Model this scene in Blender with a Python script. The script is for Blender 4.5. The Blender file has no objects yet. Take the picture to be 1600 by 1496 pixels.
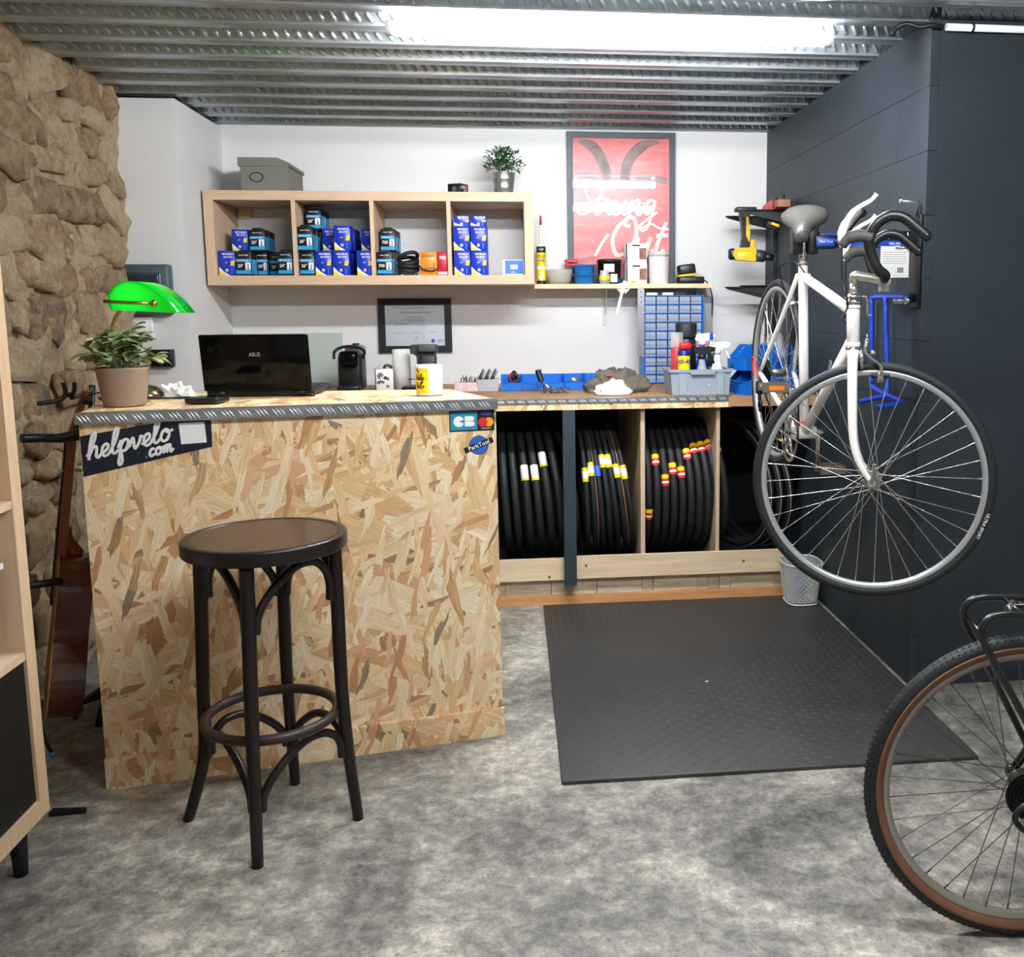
import bpy, bmesh, math, random
from math import sin, cos, pi, radians, sqrt, atan2
from mathutils import Vector, Matrix
random.seed(11)
sc = bpy.context.scene
COL = sc.collection

# ------------------------------------------------------------------ camera, world, exposure
CAM_C = Vector((1.3628, -4.9335, 1.2864)); YAW, PIT, ROL = .1128, -.1321, -.0061
FPX, PPX, PPY = 1488.86, 971.24, 679.28
_F = Vector((sin(YAW)*cos(PIT), cos(YAW)*cos(PIT), sin(PIT)))
_r = Vector((cos(YAW), -sin(YAW), 0)); _u = _r.cross(_F)
_R = _r*cos(ROL) + _u*sin(ROL); _U = _u*cos(ROL) - _r*sin(ROL)
cd = bpy.data.cameras.new('camera'); cam = bpy.data.objects.new('camera', cd); COL.objects.link(cam)
cd.sensor_fit = 'HORIZONTAL'; cd.sensor_width = 36; cd.lens = FPX/1600*36
cd.shift_x = (800-PPX)/1600; cd.shift_y = (PPY-748)/1600; cd.clip_start = .05
cam.matrix_world = Matrix(((_R.x, _U.x, -_F.x, CAM_C.x), (_R.y, _U.y, -_F.y, CAM_C.y), (_R.z, _U.z, -_F.z, CAM_C.z), (0, 0, 0, 1)))
sc.camera = cam
wd = bpy.data.worlds.new('world'); sc.world = wd; wd.use_nodes = True
wd.node_tree.nodes['Background'].inputs[0].default_value = (.8, .85, .9, 1)
wd.node_tree.nodes['Background'].inputs[1].default_value = .2
sc.view_settings.view_transform = 'Standard'; sc.view_settings.look = 'None'
sc.view_settings.gamma = 1; sc.view_settings.use_curve_mapping = False
sc.view_settings.exposure = 0.7
TUBE_STRENGTH = 130.0

# ------------------------------------------------------------------ helpers: materials
def hx(h):
    h = h.lstrip('#'); o = []
    for i in (0, 2, 4):
        c = int(h[i:i+2], 16)/255
        o.append(c/12.92 if c <= .04045 else ((c+.055)/1.055)**2.4)
    return (*o, 1)
MATS = {}
def nodes(name):
    m = bpy.data.materials.new(name); m.use_nodes = True
    nt = m.node_tree; return m, nt, nt.nodes['Principled BSDF']
def M(name, col, rough=.5, metal=0, var=0, vs=8, bump=0, bs=60, bd=.002, coat=0, trans=0, ior=1.45, alpha=1, spec=None, col2=None, stretch=None, emit=0, sheen=0):
    if name in MATS: return MATS[name]
    m, nt, b = nodes(name); N = nt.nodes; L = nt.links
    b.inputs['Base Color'].default_value = hx(col)
    b.inputs['Roughness'].default_value = rough; b.inputs['Metallic'].default_value = metal
    b.inputs['IOR'].default_value = ior
    if coat: b.inputs['Coat Weight'].default_value = coat
    if trans: b.inputs['Transmission Weight'].default_value = trans
    if alpha < 1: b.inputs['Alpha'].default_value = alpha
    if spec is not None: b.inputs['Specular IOR Level'].default_value = spec
    if sheen: b.inputs['Sheen Weight'].default_value = sheen
    if emit:
        b.inputs['Emission Color'].default_value = hx(col); b.inputs['Emission Strength'].default_value = emit
    if var or bump:
        tc = N.new('ShaderNodeTexCoord'); mp = N.new('ShaderNodeMapping'); L.new(tc.outputs['Object'], mp.inputs[0])
        if stretch: mp.inputs['Scale'].default_value = stretch
    if var:
        n = N.new('ShaderNodeTexNoise'); n.inputs['Scale'].default_value = vs; n.inputs['Detail'].default_value = 6; n.inputs['Roughness'].default_value = .65
        L.new(mp.outputs[0], n.inputs['Vector'])
        r = N.new('ShaderNodeValToRGB'); c = hx(col)
        r.color_ramp.elements[0].position = .3; r.color_ramp.elements[1].position = .7
        r.color_ramp.elements[0].color = hx(col2) if col2 else tuple(x*(1-var) for x in c[:3])+(1,)
        r.color_ramp.elements[1].color = tuple(min(1, x*(1+var*.3)) for x in c[:3])+(1,)
        L.new(n.outputs['Fac'], r.inputs[0]); L.new(r.outputs[0], b.inputs['Base Color'])
    if bump:
        n2 = N.new('ShaderNodeTexNoise'); n2.inputs['Scale'].default_value = bs; n2.inputs['Detail'].default_value = 5
        L.new(mp.outputs[0], n2.inputs['Vector'])
        bp = N.new('ShaderNodeBump'); bp.inputs['Strength'].default_value = bump; bp.inputs['Distance'].default_value = bd
        L.new(n2.outputs['Fac'], bp.inputs['Height']); L.new(bp.outputs[0], b.inputs['Normal'])
    MATS[name] = m; return m

def osb(name, axes, seed=0):
    """oriented strand board: overlapping layers of long strands at many angles"""
    m, nt, b = nodes(name); N = nt.nodes; L = nt.links
    tc = N.new('ShaderNodeTexCoord'); sx = N.new('ShaderNodeSeparateXYZ'); L.new(tc.outputs['Object'], sx.inputs[0])
    cx = N.new('ShaderNodeCombineXYZ'); L.new(sx.outputs[axes[0]], cx.inputs[0]); L.new(sx.outputs[axes[1]], cx.inputs[1])
    dn = N.new('ShaderNodeTexNoise'); dn.inputs['Scale'].default_value = 14; dn.inputs['Detail'].default_value = 4; L.new(cx.outputs[0], dn.inputs['Vector'])
    da = N.new('ShaderNodeVectorMath'); da.operation = 'SCALE'; da.inputs['Scale'].default_value = .016; L.new(dn.outputs['Color'], da.inputs[0])
    ad = N.new('ShaderNodeVectorMath'); ad.operation = 'ADD'; L.new(cx.outputs[0], ad.inputs[0]); L.new(da.outputs[0], ad.inputs[1])
    cur = None; rnd = random.Random(5+seed)
    PAL = [(0, '#8d7f6c'), (.04, '#b3885a'), (.12, '#dcb07c'), (.3, '#eac692'), (.52, '#f2d7a8'), (.75, '#f9e8c6'), (.86, '#f1cf9e'), (.94, '#dda678'), (1, '#bb8257')]
    for i in range(12):
        mp = N.new('ShaderNodeMapping'); L.new(ad.outputs[0], mp.inputs[0])
        th = [.3, 1.9, 1.1, 2.6, 1.4, .8, 2.2, 1.65, .5, 2.9, 1.25, 1.95][i] + rnd.uniform(-.12, .12)
        mp.inputs['Rotation'].default_value = (0, 0, th); mp.inputs['Location'].default_value = (rnd.random()*9, rnd.random()*9, 0)
        k = rnd.uniform(.85, 1.2); fine = i in (3, 5, 7, 9, 10, 11)
        m1 = mp; mp = N.new('ShaderNodeMapping'); L.new(m1.outputs[0], mp.inputs[0])
        mp.inputs['Scale'].default_value = (10*k, 52*k, 1) if fine else (6.2*k, 22*k, 1)
        vo = N.new('ShaderNodeTexVoronoi'); vo.voronoi_dimensions = '2D'; vo.distance = 'EUCLIDEAN' if i % 3 == 0 else 'CHEBYCHEV'; vo.inputs['Scale'].default_value = 1
        L.new(mp.outputs[0], vo.inputs['Vector'])
        sp = N.new('ShaderNodeSeparateColor'); L.new(vo.outputs['Color'], sp.inputs[0])
        rp = N.new('ShaderNodeValToRGB')
        while len(rp.color_ramp.elements) < len(PAL): rp.color_ramp.elements.new(.5)
        for e, (p, c) in zip(rp.color_ramp.elements, PAL): e.position = p; e.color = hx(c)
        gm = N.new('ShaderNodeMapping'); gm.inputs['Scale'].default_value = (1.0, 6, 1) if fine else (1.3, 12, 1); L.new(mp.outputs[0], gm.inputs[0])
        gn = N.new('ShaderNodeTexNoise'); gn.noise_dimensions = '2D'; gn.inputs['Scale'].default_value = 1; gn.inputs['Detail'].default_value = 4; L.new(gm.outputs[0], gn.inputs['Vector'])
        ma = N.new('ShaderNodeMath'); ma.operation = 'MULTIPLY_ADD'; ma.inputs[1].default_value = .16; L.new(gn.outputs['Fac'], ma.inputs[0])
        sb = N.new('ShaderNodeMath'); sb.operation = 'SUBTRACT'; sb.inputs[1].default_value = .08; L.new(sp.outputs[1], sb.inputs[0]); L.new(sb.outputs[0], ma.inputs[2])
        L.new(ma.outputs[0], rp.inputs[0])
        mr = N.new('ShaderNodeMapRange'); mr.inputs[1].default_value = .3; mr.inputs[2].default_value = .65; mr.inputs[3].default_value = .8; mr.inputs[4].default_value = 1.06; L.new(gn.outputs['Fac'], mr.inputs[0])
        vm = N.new('ShaderNodeVectorMath'); vm.operation = 'SCALE'; L.new(rp.outputs[0], vm.inputs[0]); L.new(mr.outputs[0], vm.inputs['Scale'])
        if cur is None: cur = vm.outputs[0]; continue
        gt = N.new('ShaderNodeMath'); gt.operation = 'GREATER_THAN'; gt.inputs[1].default_value = .72 if fine else .6; L.new(sp.outputs[0], gt.inputs[0])
        mx = N.new('ShaderNodeMix'); mx.data_type = 'RGBA'; L.new(gt.outputs[0], mx.inputs[0]); L.new(cur, mx.inputs[6]); L.new(vm.outputs[0], mx.inputs[7]); cur = mx.outputs[2]
    L.new(cur, b.inputs['Base Color']); b.inputs['Roughness'].default_value = .55
    bw = N.new('ShaderNodeRGBToBW'); L.new(cur, bw.inputs[0]); bp = N.new('ShaderNodeBump'); bp.inputs['Strength'].default_value = .25; bp.inputs['Distance'].default_value = .002
    L.new(bw.outputs[0], bp.inputs['Height']); L.new(bp.outputs[0], b.inputs['Normal'])
    MATS[name] = m; return m

def floor_mat():
    m, nt, b = nodes('stained_concrete'); N = nt.nodes; L = nt.links
    tc = N.new('ShaderNodeTexCoord')
    def noise(s, d, r, dist=0, off=0):
        n = N.new('ShaderNodeTexNoise'); n.inputs['Scale'].default_value = s; n.inputs['Detail'].default_value = d; n.inputs['Roughness'].default_value = r; n.inputs['Distortion'].default_value = dist
        mp = N.new('ShaderNodeMapping'); mp.inputs['Location'].default_value = (off, off*1.7, 0); L.new(tc.outputs['Object'], mp.inputs[0]); L.new(mp.outputs[0], n.inputs['Vector']); return n
    def ramp(src, els):
        r = N.new('ShaderNodeValToRGB')
        while len(r.color_ramp.elements) < len(els): r.color_ramp.elements.new(.5)
        for e, (p, c) in zip(r.color_ramp.elements, els): e.position = p; e.color = hx(c)
        L.new(src, r.inputs[0]); return r
    a = noise(1.7, 15, .66, .6); c = noise(19, 14, .8, .2, 3)
    av = N.new('ShaderNodeMix'); av.data_type = 'FLOAT'; av.inputs[0].default_value = .5; L.new(a.outputs['Fac'], av.inputs[2]); L.new(c.outputs['Fac'], av.inputs[3])
    mx = ramp(av.outputs[0], [(.39, '#43423f'), (.45, '#67655f'), (.5, '#85827a'), (.545, '#a39e92'), (.6, '#d0cab9')])
    s = noise(110, 6, .7, 0, 7); rs = ramp(s.outputs['Fac'], [(.33, '#4a4742'), (.43, '#ffffff')])
    mm = N.new('ShaderNodeMix'); mm.data_type = 'RGBA'; mm.blend_type = 'MULTIPLY'; mm.inputs[0].default_value = .8; L.new(mx.outputs[0], mm.inputs[6]); L.new(rs.outputs[0], mm.inputs[7])
    L.new(mm.outputs[2], b.inputs['Base Color'])
    rr = N.new('ShaderNodeMapRange'); rr.inputs[3].default_value = .38; rr.inputs[4].default_value = .7; L.new(c.outputs['Fac'], rr.inputs[0]); L.new(rr.outputs[0], b.inputs['Roughness'])
    bp = N.new('ShaderNodeBump'); bp.inputs['Strength'].default_value = .35; bp.inputs['Distance'].default_value = .004; L.new(s.outputs['Fac'], bp.inputs['Height']); L.new(bp.outputs[0], b.inputs['Normal'])
    return m

def stone_mat(name, els, seedoff=0, objrand=True):
    m, nt, b = nodes(name); N = nt.nodes; L = nt.links
    tc = N.new('ShaderNodeTexCoord'); geo = N.new('ShaderNodeNewGeometry')
    n = N.new('ShaderNodeTexNoise'); n.inputs['Scale'].default_value = 16; n.inputs['Detail'].default_value = 9; n.inputs['Roughness'].default_value = .7; L.new(geo.outputs['Position'], n.inputs['Vector'])
    r = N.new('ShaderNodeValToRGB')
    while len(r.color_ramp.elements) < len(els): r.color_ramp.elements.new(.5)
    for e, (p, c) in zip(r.color_ramp.elements, els): e.position = p; e.color = hx(c)
    if objrand:
        oi = N.new('ShaderNodeObjectInfo'); ma = N.new('ShaderNodeMath'); ma.operation = 'MULTIPLY_ADD'; ma.inputs[1].default_value = .8
        sb = N.new('ShaderNodeMath'); sb.operation = 'MULTIPLY_ADD'; sb.inputs[1].default_value = 1.0; sb.inputs[2].default_value = -.38
        L.new(n.outputs['Fac'], sb.inputs[0]); L.new(oi.outputs['Random'], ma.inputs[0]); L.new(sb.outputs[0], ma.inputs[2]); L.new(ma.outputs[0], r.inputs[0])
    else: L.new(n.outputs['Fac'], r.inputs[0])
    n2 = N.new('ShaderNodeTexNoise'); n2.inputs['Scale'].default_value = 45; n2.inputs['Detail'].default_value = 8; n2.inputs['Roughness'].default_value = .75; L.new(geo.outputs['Position'], n2.inputs['Vector'])
    mm = N.new('ShaderNodeMix'); mm.data_type = 'RGBA'; mm.blend_type = 'OVERLAY'; mm.inputs[0].default_value = .8; L.new(r.outputs[0], mm.inputs[6]); L.new(n2.outputs['Fac'], mm.inputs[7])
    L.new(mm.outputs[2], b.inputs['Base Color']); b.inputs['Roughness'].default_value = .95; b.inputs['Specular IOR Level'].default_value = .15
    ad = N.new('ShaderNodeMath'); ad.operation = 'ADD'; L.new(n.outputs['Fac'], ad.inputs[0]); L.new(n2.outputs['Fac'], ad.inputs[1])
    bp = N.new('ShaderNodeBump'); bp.inputs['Strength'].default_value = .9; bp.inputs['Distance'].default_value = .03; L.new(ad.outputs[0], bp.inputs['Height']); L.new(bp.outputs[0], b.inputs['Normal'])
    return m

# ------------------------------------------------------------------ helpers: geometry
def cat(pts, k=6, closed=False):
    P = [Vector(p) for p in pts]; n = len(P); out = []
    rng = range(n) if closed else range(n-1)
    for i in rng:
        if closed: a, b, c, d = P[i-1], P[i], P[(i+1) % n], P[(i+2) % n]
        else: a, b, c, d = P[max(i-1, 0)], P[i], P[i+1], P[min(i+2, n-1)]
        for j in range(k):
            t = j/k; out.append(.5*((2*b)+(c-a)*t+(2*a-5*b+4*c-d)*t*t+(3*b-a-3*c+d)*t**3))
    if not closed: out.append(P[-1].copy())
    return out
def rotm(ax, ang): return Matrix.Rotation(ang, 3, ax)
class MB:
    def __init__(s): s.v = []; s.f = []; s.m = []; s.s = []
    def add(s, V, F, m=0, sm=False):
        o = len(s.v); s.v += [tuple(v) for v in V]
        for f in F: s.f.append([i+o for i in f]); s.m.append(m); s.s.append(sm)
        return s
    def box(s, c, d, m=0, R=None):
        x, y, z = d[0]/2, d[1]/2, d[2]/2; c = Vector(c)
        V = [Vector(p) for p in ((-x,-y,-z),(x,-y,-z),(x,y,-z),(-x,y,-z),(-x,-y,z),(x,-y,z),(x,y,z),(-x,y,z))]
        V = [(R @ p if R else p)+c for p in V]
        return s.add(V, [(0,3,2,1),(4,5,6,7),(0,1,5,4),(1,2,6,5),(2,3,7,6),(3,0,4,7)], m)
    def bb(s, x0, x1, y0, y1, z0, z1, m=0): return s.box(((x0+x1)/2, (y0+y1)/2, (z0+z1)/2), (x1-x0, y1-y0, z1-z0), m)
    def rbox(s, c, d, b=.003, m=0, R=None, seg=2):
        bm = bmesh.new(); bmesh.ops.create_cube(bm, size=1)
        for v in bm.verts: v.co = Vector((v.co.x*d[0], v.co.y*d[1], v.co.z*d[2]))
        bmesh.ops.bevel(bm, geom=bm.edges[:], offset=min(b, min(d)*.49), segments=seg, profile=.5, affect='EDGES')
        bm.verts.index_update(); c = Vector(c)
        s.add([(R @ v.co if R else v.co)+c for v in bm.verts], [[v.index for v in f.verts] for f in bm.faces], m, True); bm.free(); return s
    def cyl(s, p0, p1, r0, r1=None, n=16, m=0, caps=True):
        r1 = r0 if r1 is None else r1; p0 = Vector(p0); p1 = Vector(p1); d = (p1-p0).normalized()
        a = d.orthogonal().normalized(); b = d.cross(a); V = []
        for p, r in ((p0, r0), (p1, r1)):
            for i in range(n): t = 2*pi*i/n; V.append(p+a*(r*cos(t))+b*(r*sin(t)))
        s.add(V, [(i, (i+1) % n, n+(i+1) % n, n+i) for i in range(n)], m, True)
        if caps: s.add(V, [list(range(n))[::-1], [n+i for i in range(n)]], m)
        return s
    def tube(s, P, r, n=8, closed=False, m=0, flat=None):
        P = [Vector(p) for p in P]; k = len(P); rr = r if isinstance(r, (list, tuple)) else [r]*k
        T = []
        for i in range(k):
            a = P[i-1] if (closed or i) else P[0]; b = P[(i+1) % k] if (closed or i < k-1) else P[-1]
            d = b-a; T.append(d.normalized() if d.length > 1e-9 else Vector((0, 0, 1)))
        if flat is not None:
            nz = Vector(flat).normalized(); A = [t.cross(nz).normalized() for t in T]; B = [nz*.12]*k
        else:
            a = T[0].orthogonal().normalized(); A = []
            for t in T:
                a = (a - t*a.dot(t)); a = a.normalized() if a.length > 1e-6 else t.orthogonal().normalized(); A.append(a.copy())
            B = [t.cross(a) for t, a in zip(T, A)]
        V = [P[i]+A[i]*(rr[i]*cos(2*pi*j/n))+B[i]*(rr[i]*sin(2*pi*j/n)) for i in range(k) for j in range(n)]
        F = [(i*n+j, i*n+(j+1) % n, ((i+1) % k)*n+(j+1) % n, ((i+1) % k)*n+j) for i in range(k if closed else k-1) for j in range(n)]
        s.add(V, F, m, True)
        if not closed: s.add(V, [list(range(n))[::-1], [(k-1)*n+j for j in range(n)]], m)
        return s
    def lathe(s, prof, n=24, c=(0, 0, 0), m=0, R=None, a0=0, a1=2*pi, sm=True):
        c = Vector(c); full = abs(a1-a0-2*pi) < 1e-6; q = n if full else n+1; k = len(prof); V = []
        for r, z in prof:
            for j in range(q):
                t = a0+(a1-a0)*j/n; p = Vector((r*cos(t), r*sin(t), z)); V.append((R @ p if R else p)+c)
        F = [(i*q+j, i*q+(j+1) % q, (i+1)*q+(j+1) % q, (i+1)*q+j) for i in range(k-1) for j in range(n)]
        return s.add(V, F, m, sm)
    def prism(s, poly, fn, d0, d1, m=0):
        n = len(poly); V = [fn(a, b, d0) for a, b in poly]+[fn(a, b, d1) for a, b in poly]
        return s.add(V, [list(range(n))[::-1], list(range(n, 2*n))]+[(i, (i+1) % n, n+(i+1) % n, n+i) for i in range(n)], m)
    def torus(s, Rr, r, n=48, k=10, c=(0, 0, 0), R=None, m=0, sq=1, a0=0, a1=2*pi):
        c = Vector(c); full = abs(a1-a0-2*pi) < 1e-6; q = n if full else n+1; V = []
        for i in range(q):
            t = a0+(a1-a0)*i/n
            for j in range(k):
                u = 2*pi*j/k; p = Vector(((Rr+r*cos(u))*cos(t), (Rr+r*cos(u))*sin(t), r*sin(u)*sq)); V.append((R @ p if R else p)+c)
        F = [(i*k+j, ((i+1) % q)*k+j, ((i+1) % q)*k+(j+1) % k, i*k+(j+1) % k) for i in range(n) for j in range(k)]
        return s.add(V, F, m, True)
    def sph(s, c, r, n=12, m=0, R=None):
        rx, ry, rz = r if isinstance(r, (tuple, list)) else (r, r, r); c = Vector(c); V = []; h = n//2
        for i in range(h+1):
            for j in range(n):
                p = Vector((rx*sin(pi*i/h)*cos(2*pi*j/n), ry*sin(pi*i/h)*sin(2*pi*j/n), rz*cos(pi*i/h))); V.append((R @ p if R else p)+c)
        return s.add(V, [(i*n+j, (i+1)*n+j, (i+1)*n+(j+1) % n, i*n+(j+1) % n) for i in range(h) for j in range(n)], m, True)
    def mesh(s, name, mats):
        me = bpy.data.meshes.new(name); me.from_pydata(s.v, [], s.f)
        for mt in (mats if isinstance(mats, (list, tuple)) else [mats]): me.materials.append(mt)
        me.polygons.foreach_set('material_index', s.m); me.polygons.foreach_set('use_smooth', s.s); me.update(); return me
    def build(s, name, mats, parent=None, off=None, fix=True):
        if off is not None: o = Vector(off); s.v = [tuple(Vector(v)-o) for v in s.v]
        me = s.mesh(name, mats)
        if fix:
            bm = bmesh.new(); bm.from_mesh(me); bmesh.ops.remove_doubles(bm, verts=bm.verts[:], dist=1e-6); bmesh.ops.recalc_face_normals(bm, faces=bm.faces[:]); bm.to_mesh(me); bm.free()
        return put(name, me, parent)
def put(name, me, parent=None, loc=None, rot=None, scale=None):
    ob = bpy.data.objects.new(name, me); COL.objects.link(ob)
    if parent: ob.parent = parent
    if loc: ob.location = loc
    if rot is not None: ob.rotation_euler = rot.to_euler() if isinstance(rot, Matrix) else rot
    if scale: ob.scale = scale
    return ob
def tag(o, label, c, group=None):
    o['label'] = label; o['category'] = c
    if group: o['group'] = group
    return o
def struct(o): o['kind'] = 'structure'; return o
def stuff(o): o['kind'] = 'stuff'; return o
def thing(name, label, c, loc=(0, 0, 0), rz=0, group=None):
    o = bpy.data.objects.new(name, None); o.empty_display_size = .05; COL.objects.link(o); o.location = loc; o.rotation_euler = (0, 0, rz); return tag(o, label, c, group)
def copy_tree(o, parent=None):
    c = o.copy(); COL.objects.link(c); c.parent = parent
    for ch in list(o.children): copy_tree(ch, c)
    return c
TXT = {}
def text(s, size, mat, parent, loc, R, name='lettering', bold=0, squash=1):
    """flat printed lettering; R columns: right, up, normal"""
    key = (s, bold)
    if key not in TXT:
        cu = bpy.data.curves.new('t', 'FONT'); cu.body = s; cu.align_x = 'CENTER'; cu.align_y = 'CENTER'; cu.resolution_u = 2; cu.offset = bold
        ob = bpy.data.objects.new('t', cu); COL.objects.link(ob); bpy.context.view_layer.update()
        me = bpy.data.meshes.new_from_object(ob.evaluated_get(bpy.context.evaluated_depsgraph_get())); bpy.data.objects.remove(ob); bpy.data.curves.remove(cu); TXT[key] = me
    me = TXT[key].copy(); me.materials.clear(); me.materials.append(mat)
    ob = put(name, me, parent, loc, R.to_3x3().to_euler() if isinstance(R, Matrix) else R); ob.scale = (size*squash, size, size); return ob
FRONT = Matrix(((1, 0, 0), (0, 0, -1), (0, 1, 0)))          # reads from -y: right=+x, up=+z, normal=-y
GL = {'h': [[(0,.3),(.32,1.1),(.48,1.8),(.36,2.1),(.2,1.75),(.13,.9),(.16,0)],[(.15,.3),(.38,.88),(.6,.95),(.67,.6),(.68,.2),(.85,.02),(1.0,.25)]],
 'e': [[(0,.2),(.3,.35),(.55,.65),(.45,.95),(.2,.85),(.12,.45),(.3,.05),(.55,.05),(.8,.3)]],
 'l': [[(0,.25),(.3,.9),(.46,1.7),(.36,2.1),(.2,1.8),(.15,.9),(.22,.15),(.45,.05),(.65,.3)]],
 'p': [[(0,.4),(.2,.95),(.2,0),(.15,-.75),(.28,-1.0),(.42,-.7),(.25,.1)],[(.2,.5),(.4,.92),(.68,.85),(.72,.45),(.55,.08),(.28,.1)],[(.55,.08),(.95,.4)]],
 'v': [[(0,.4),(.14,.9),(.25,.7),(.36,.1),(.5,.05),(.7,.5),(.75,.9),(.98,.75)]],
 'o': [[(.45,.95),(.2,.8),(.12,.4),(.3,.05),(.6,.1),(.72,.5),(.55,.9),(.4,.9),(.55,.72),(1.0,.8)]],
 'c': [[(.65,.8),(.4,.95),(.15,.7),(.15,.3),(.35,.02),(.75,.25)]],
 'm': [[(0,.4),(.15,.95),(.15,0)],[(.15,.5),(.35,.95),(.5,.8),(.5,0)],[(.5,.5),(.7,.95),(.88,.8),(.88,.2),(1.05,.02),(1.3,.35)]],
 '.': [[(.2,.05),(.26,.05)]], 'H': [[(.25,1.9),(.15,0)],[(.95,1.95),(.8,.2),(1.0,.05)],[(.0,.9),(1.0,1.05)]], 'V': [[(0,1.7),(.15,1.9),(.3,.1),(.45,.05),(.9,1.9)]],
 'S': [[(.9,1.75),(.55,2.05),(.2,1.7),(.4,1.2),(.8,.7),(.6,.1),(.1,.1),(-.05,.45)]], 't': [[(.35,1.7),(.15,.4),(.3,.02),(.6,.3)],[(0,1.0),(.6,1.05)]],
 'r': [[(0,.3),(.2,1.0),(.3,.85),(.55,.85),(.4,.2),(.6,.05),(.8,.3)]], 'u': [[(.05,.95),(.05,.2),(.3,.02),(.6,.5),(.68,.95),(.62,.2),(.8,.02),(1.0,.3)]],
 'n': [[(0,.3),(.15,.95),(.15,0)],[(.15,.4),(.45,.95),(.65,.8),(.62,.15),(.8,.02),(1.0,.3)]], 'g': [[(.7,.85),(.35,.95),(.12,.5),(.3,.05),(.6,.3),(.72,.9),(.6,-.6),(.3,-1.0),(.05,-.7),(.4,-.3),(1.0,.2)]],
 'O': [[(.6,1.95),(.15,1.5),(.0,.8),(.4,.05),(.95,.3),(1.15,1.1),(.9,1.8),(.55,1.95),(.4,1.6),(.75,1.5)]]}
ADV = {'h':.95,'e':.72,'l':.58,'p':.88,'v':.9,'o':.9,'c':.72,'m':1.25,'.':.45,'H':1.05,'V':.95,'S':1.0,'t':.55,'r':.72,'u':.95,'n':.95,'g':.95,'O':1.25}
def script(mb, s, x, z, size, w, fn, m=0, slant=.12, normal=(0, -1, 0)):
    for ch in s:
        if ch == ' ': x += .5*size; continue
        for st in GL[ch]:
            P = cat([fn(x+(a+b*slant)*size, z+b*size) for a, b in st], 5); mb.tube(P, w, 8, flat=normal)
        x += ADV[ch]*size
    return x

# ------------------------------------------------------------------ materials
WHITE = M('white_paint', '#dfe0e0', .75, var=.04, vs=3, bump=.08, bs=90)
DARK = M('slate_paint', '#2a343b', .55, var=.18, vs=4, bump=.35, bs=45, bd=.004)
STEEL = M('galvanised_steel', '#b4bec4', .33, .65, var=.35, vs=5, stretch=(1, 6, 6))
BIRCH = M('birch_veneer', '#d6b99a', .5, var=.16, vs=5, stretch=(1, 14, 14))
BIRCHV = M('birch_veneer_upright', '#d6b99a', .5, var=.16, vs=5, stretch=(14, 14, 1))
PINE = M('pine', '#ead3ae', .55, var=.2, vs=4, stretch=(1, 9, 14))
PINEB = M('pine_grey', '#d8c6a8', .7, var=.35, vs=9, stretch=(1, 2, 5))
PINEO = M('pine_orange', '#d59a62', .55, var=.2, vs=5, stretch=(1, 9, 14))
MDF = M('brown_fibreboard', '#a8835c', .6, var=.2, vs=7)
BLACKP = M('black_plastic', '#15171a', .4); BLACKM = M('black_metal', '#14181c', .35, .1); GREYP = M('charcoal_plastic', '#33373a', .5)
GLOSSB = M('gloss_black', '#060607', .1, spec=.22); RUBBER = M('tyre_rubber', '#1c2022', .6, bump=.3, bs=180, bd=.001)
MATRUB = M('rubber_mat', '#3e3d3c', .48, var=.25, vs=3); CHROME = M('chrome', '#d8d8d8', .15, 1); ALU = M('brushed_aluminium', '#c9ccd0', .3, .9)
ALUP = M('aluminium_checker_plate', '#a4a8ac', .25, .8, var=.3, vs=14); ALUB = M('glint_bars', '#f2f3f4', .25, .35); BWHITE = M('bicycle_white', '#f3f2ec', .25, coat=.5)
BLUE = M('bin_blue', '#0f68c8', .4); BLUE2 = M('box_blue', '#1b36b0', .35); TOOLBLUE = M('tool_blue', '#1d48b8', .35); CYAN = M('print_cyan', '#2f9fd8', .4)
YEL = M('print_yellow', '#f2d313', .45); RED = M('print_red', '#cf2b2b', .45); WHT = M('print_white', '#f2f2f2', .5); INK = M('print_black', '#101418', .45)
PAPER = M('white_paper', '#e9e9e6', .8); NAVY = M('sticker_navy', '#111a2b', .4); BENT = M('dark_bentwood', '#1d1614', .35, var=.4, vs=12)
SEATW = M('walnut_seat', '#3d2c22', .3, var=.3, vs=6, stretch=(2, 16, 1)); CLEARG = M('clear_plastic', '#dfe6ea', .15, alpha=.35)
CLOTHG = M('grey_cloth', '#6a655c', .95, var=.3, vs=20); CLOTHW = M('white_cloth', '#e6e6e2', .95); TAN = M('tan_sidewall', '#7f5842', .6, var=.15, vs=20)
TERRA = M('taupe_pot', '#9a8674', .75, var=.08, vs=6); ZINC = M('zinc', '#a9acad', .35, .85, var=.15, vs=8); GREYBOX = M('grey_card', '#75756c', .75, var=.06, vs=90)
ORANGE = M('print_orange', '#ee8a1d', .45); CRIM = M('print_crimson', '#b82438', .45); GREYCR = M('crate_grey', '#8f9ba6', .45); WHITEP = M('white_plastic', '#ececec', .4)
REDPL = M('red_plastic', '#d8202b', .35); BRASS = M('brass', '#b99a5d', .25, .95)
OSBF = osb('strand_board_front', (0, 2)); OSBT = osb('strand_board_top', (0, 1), 3); OSBP = osb('strand_board_plinth', (0, 2), 8)

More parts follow.
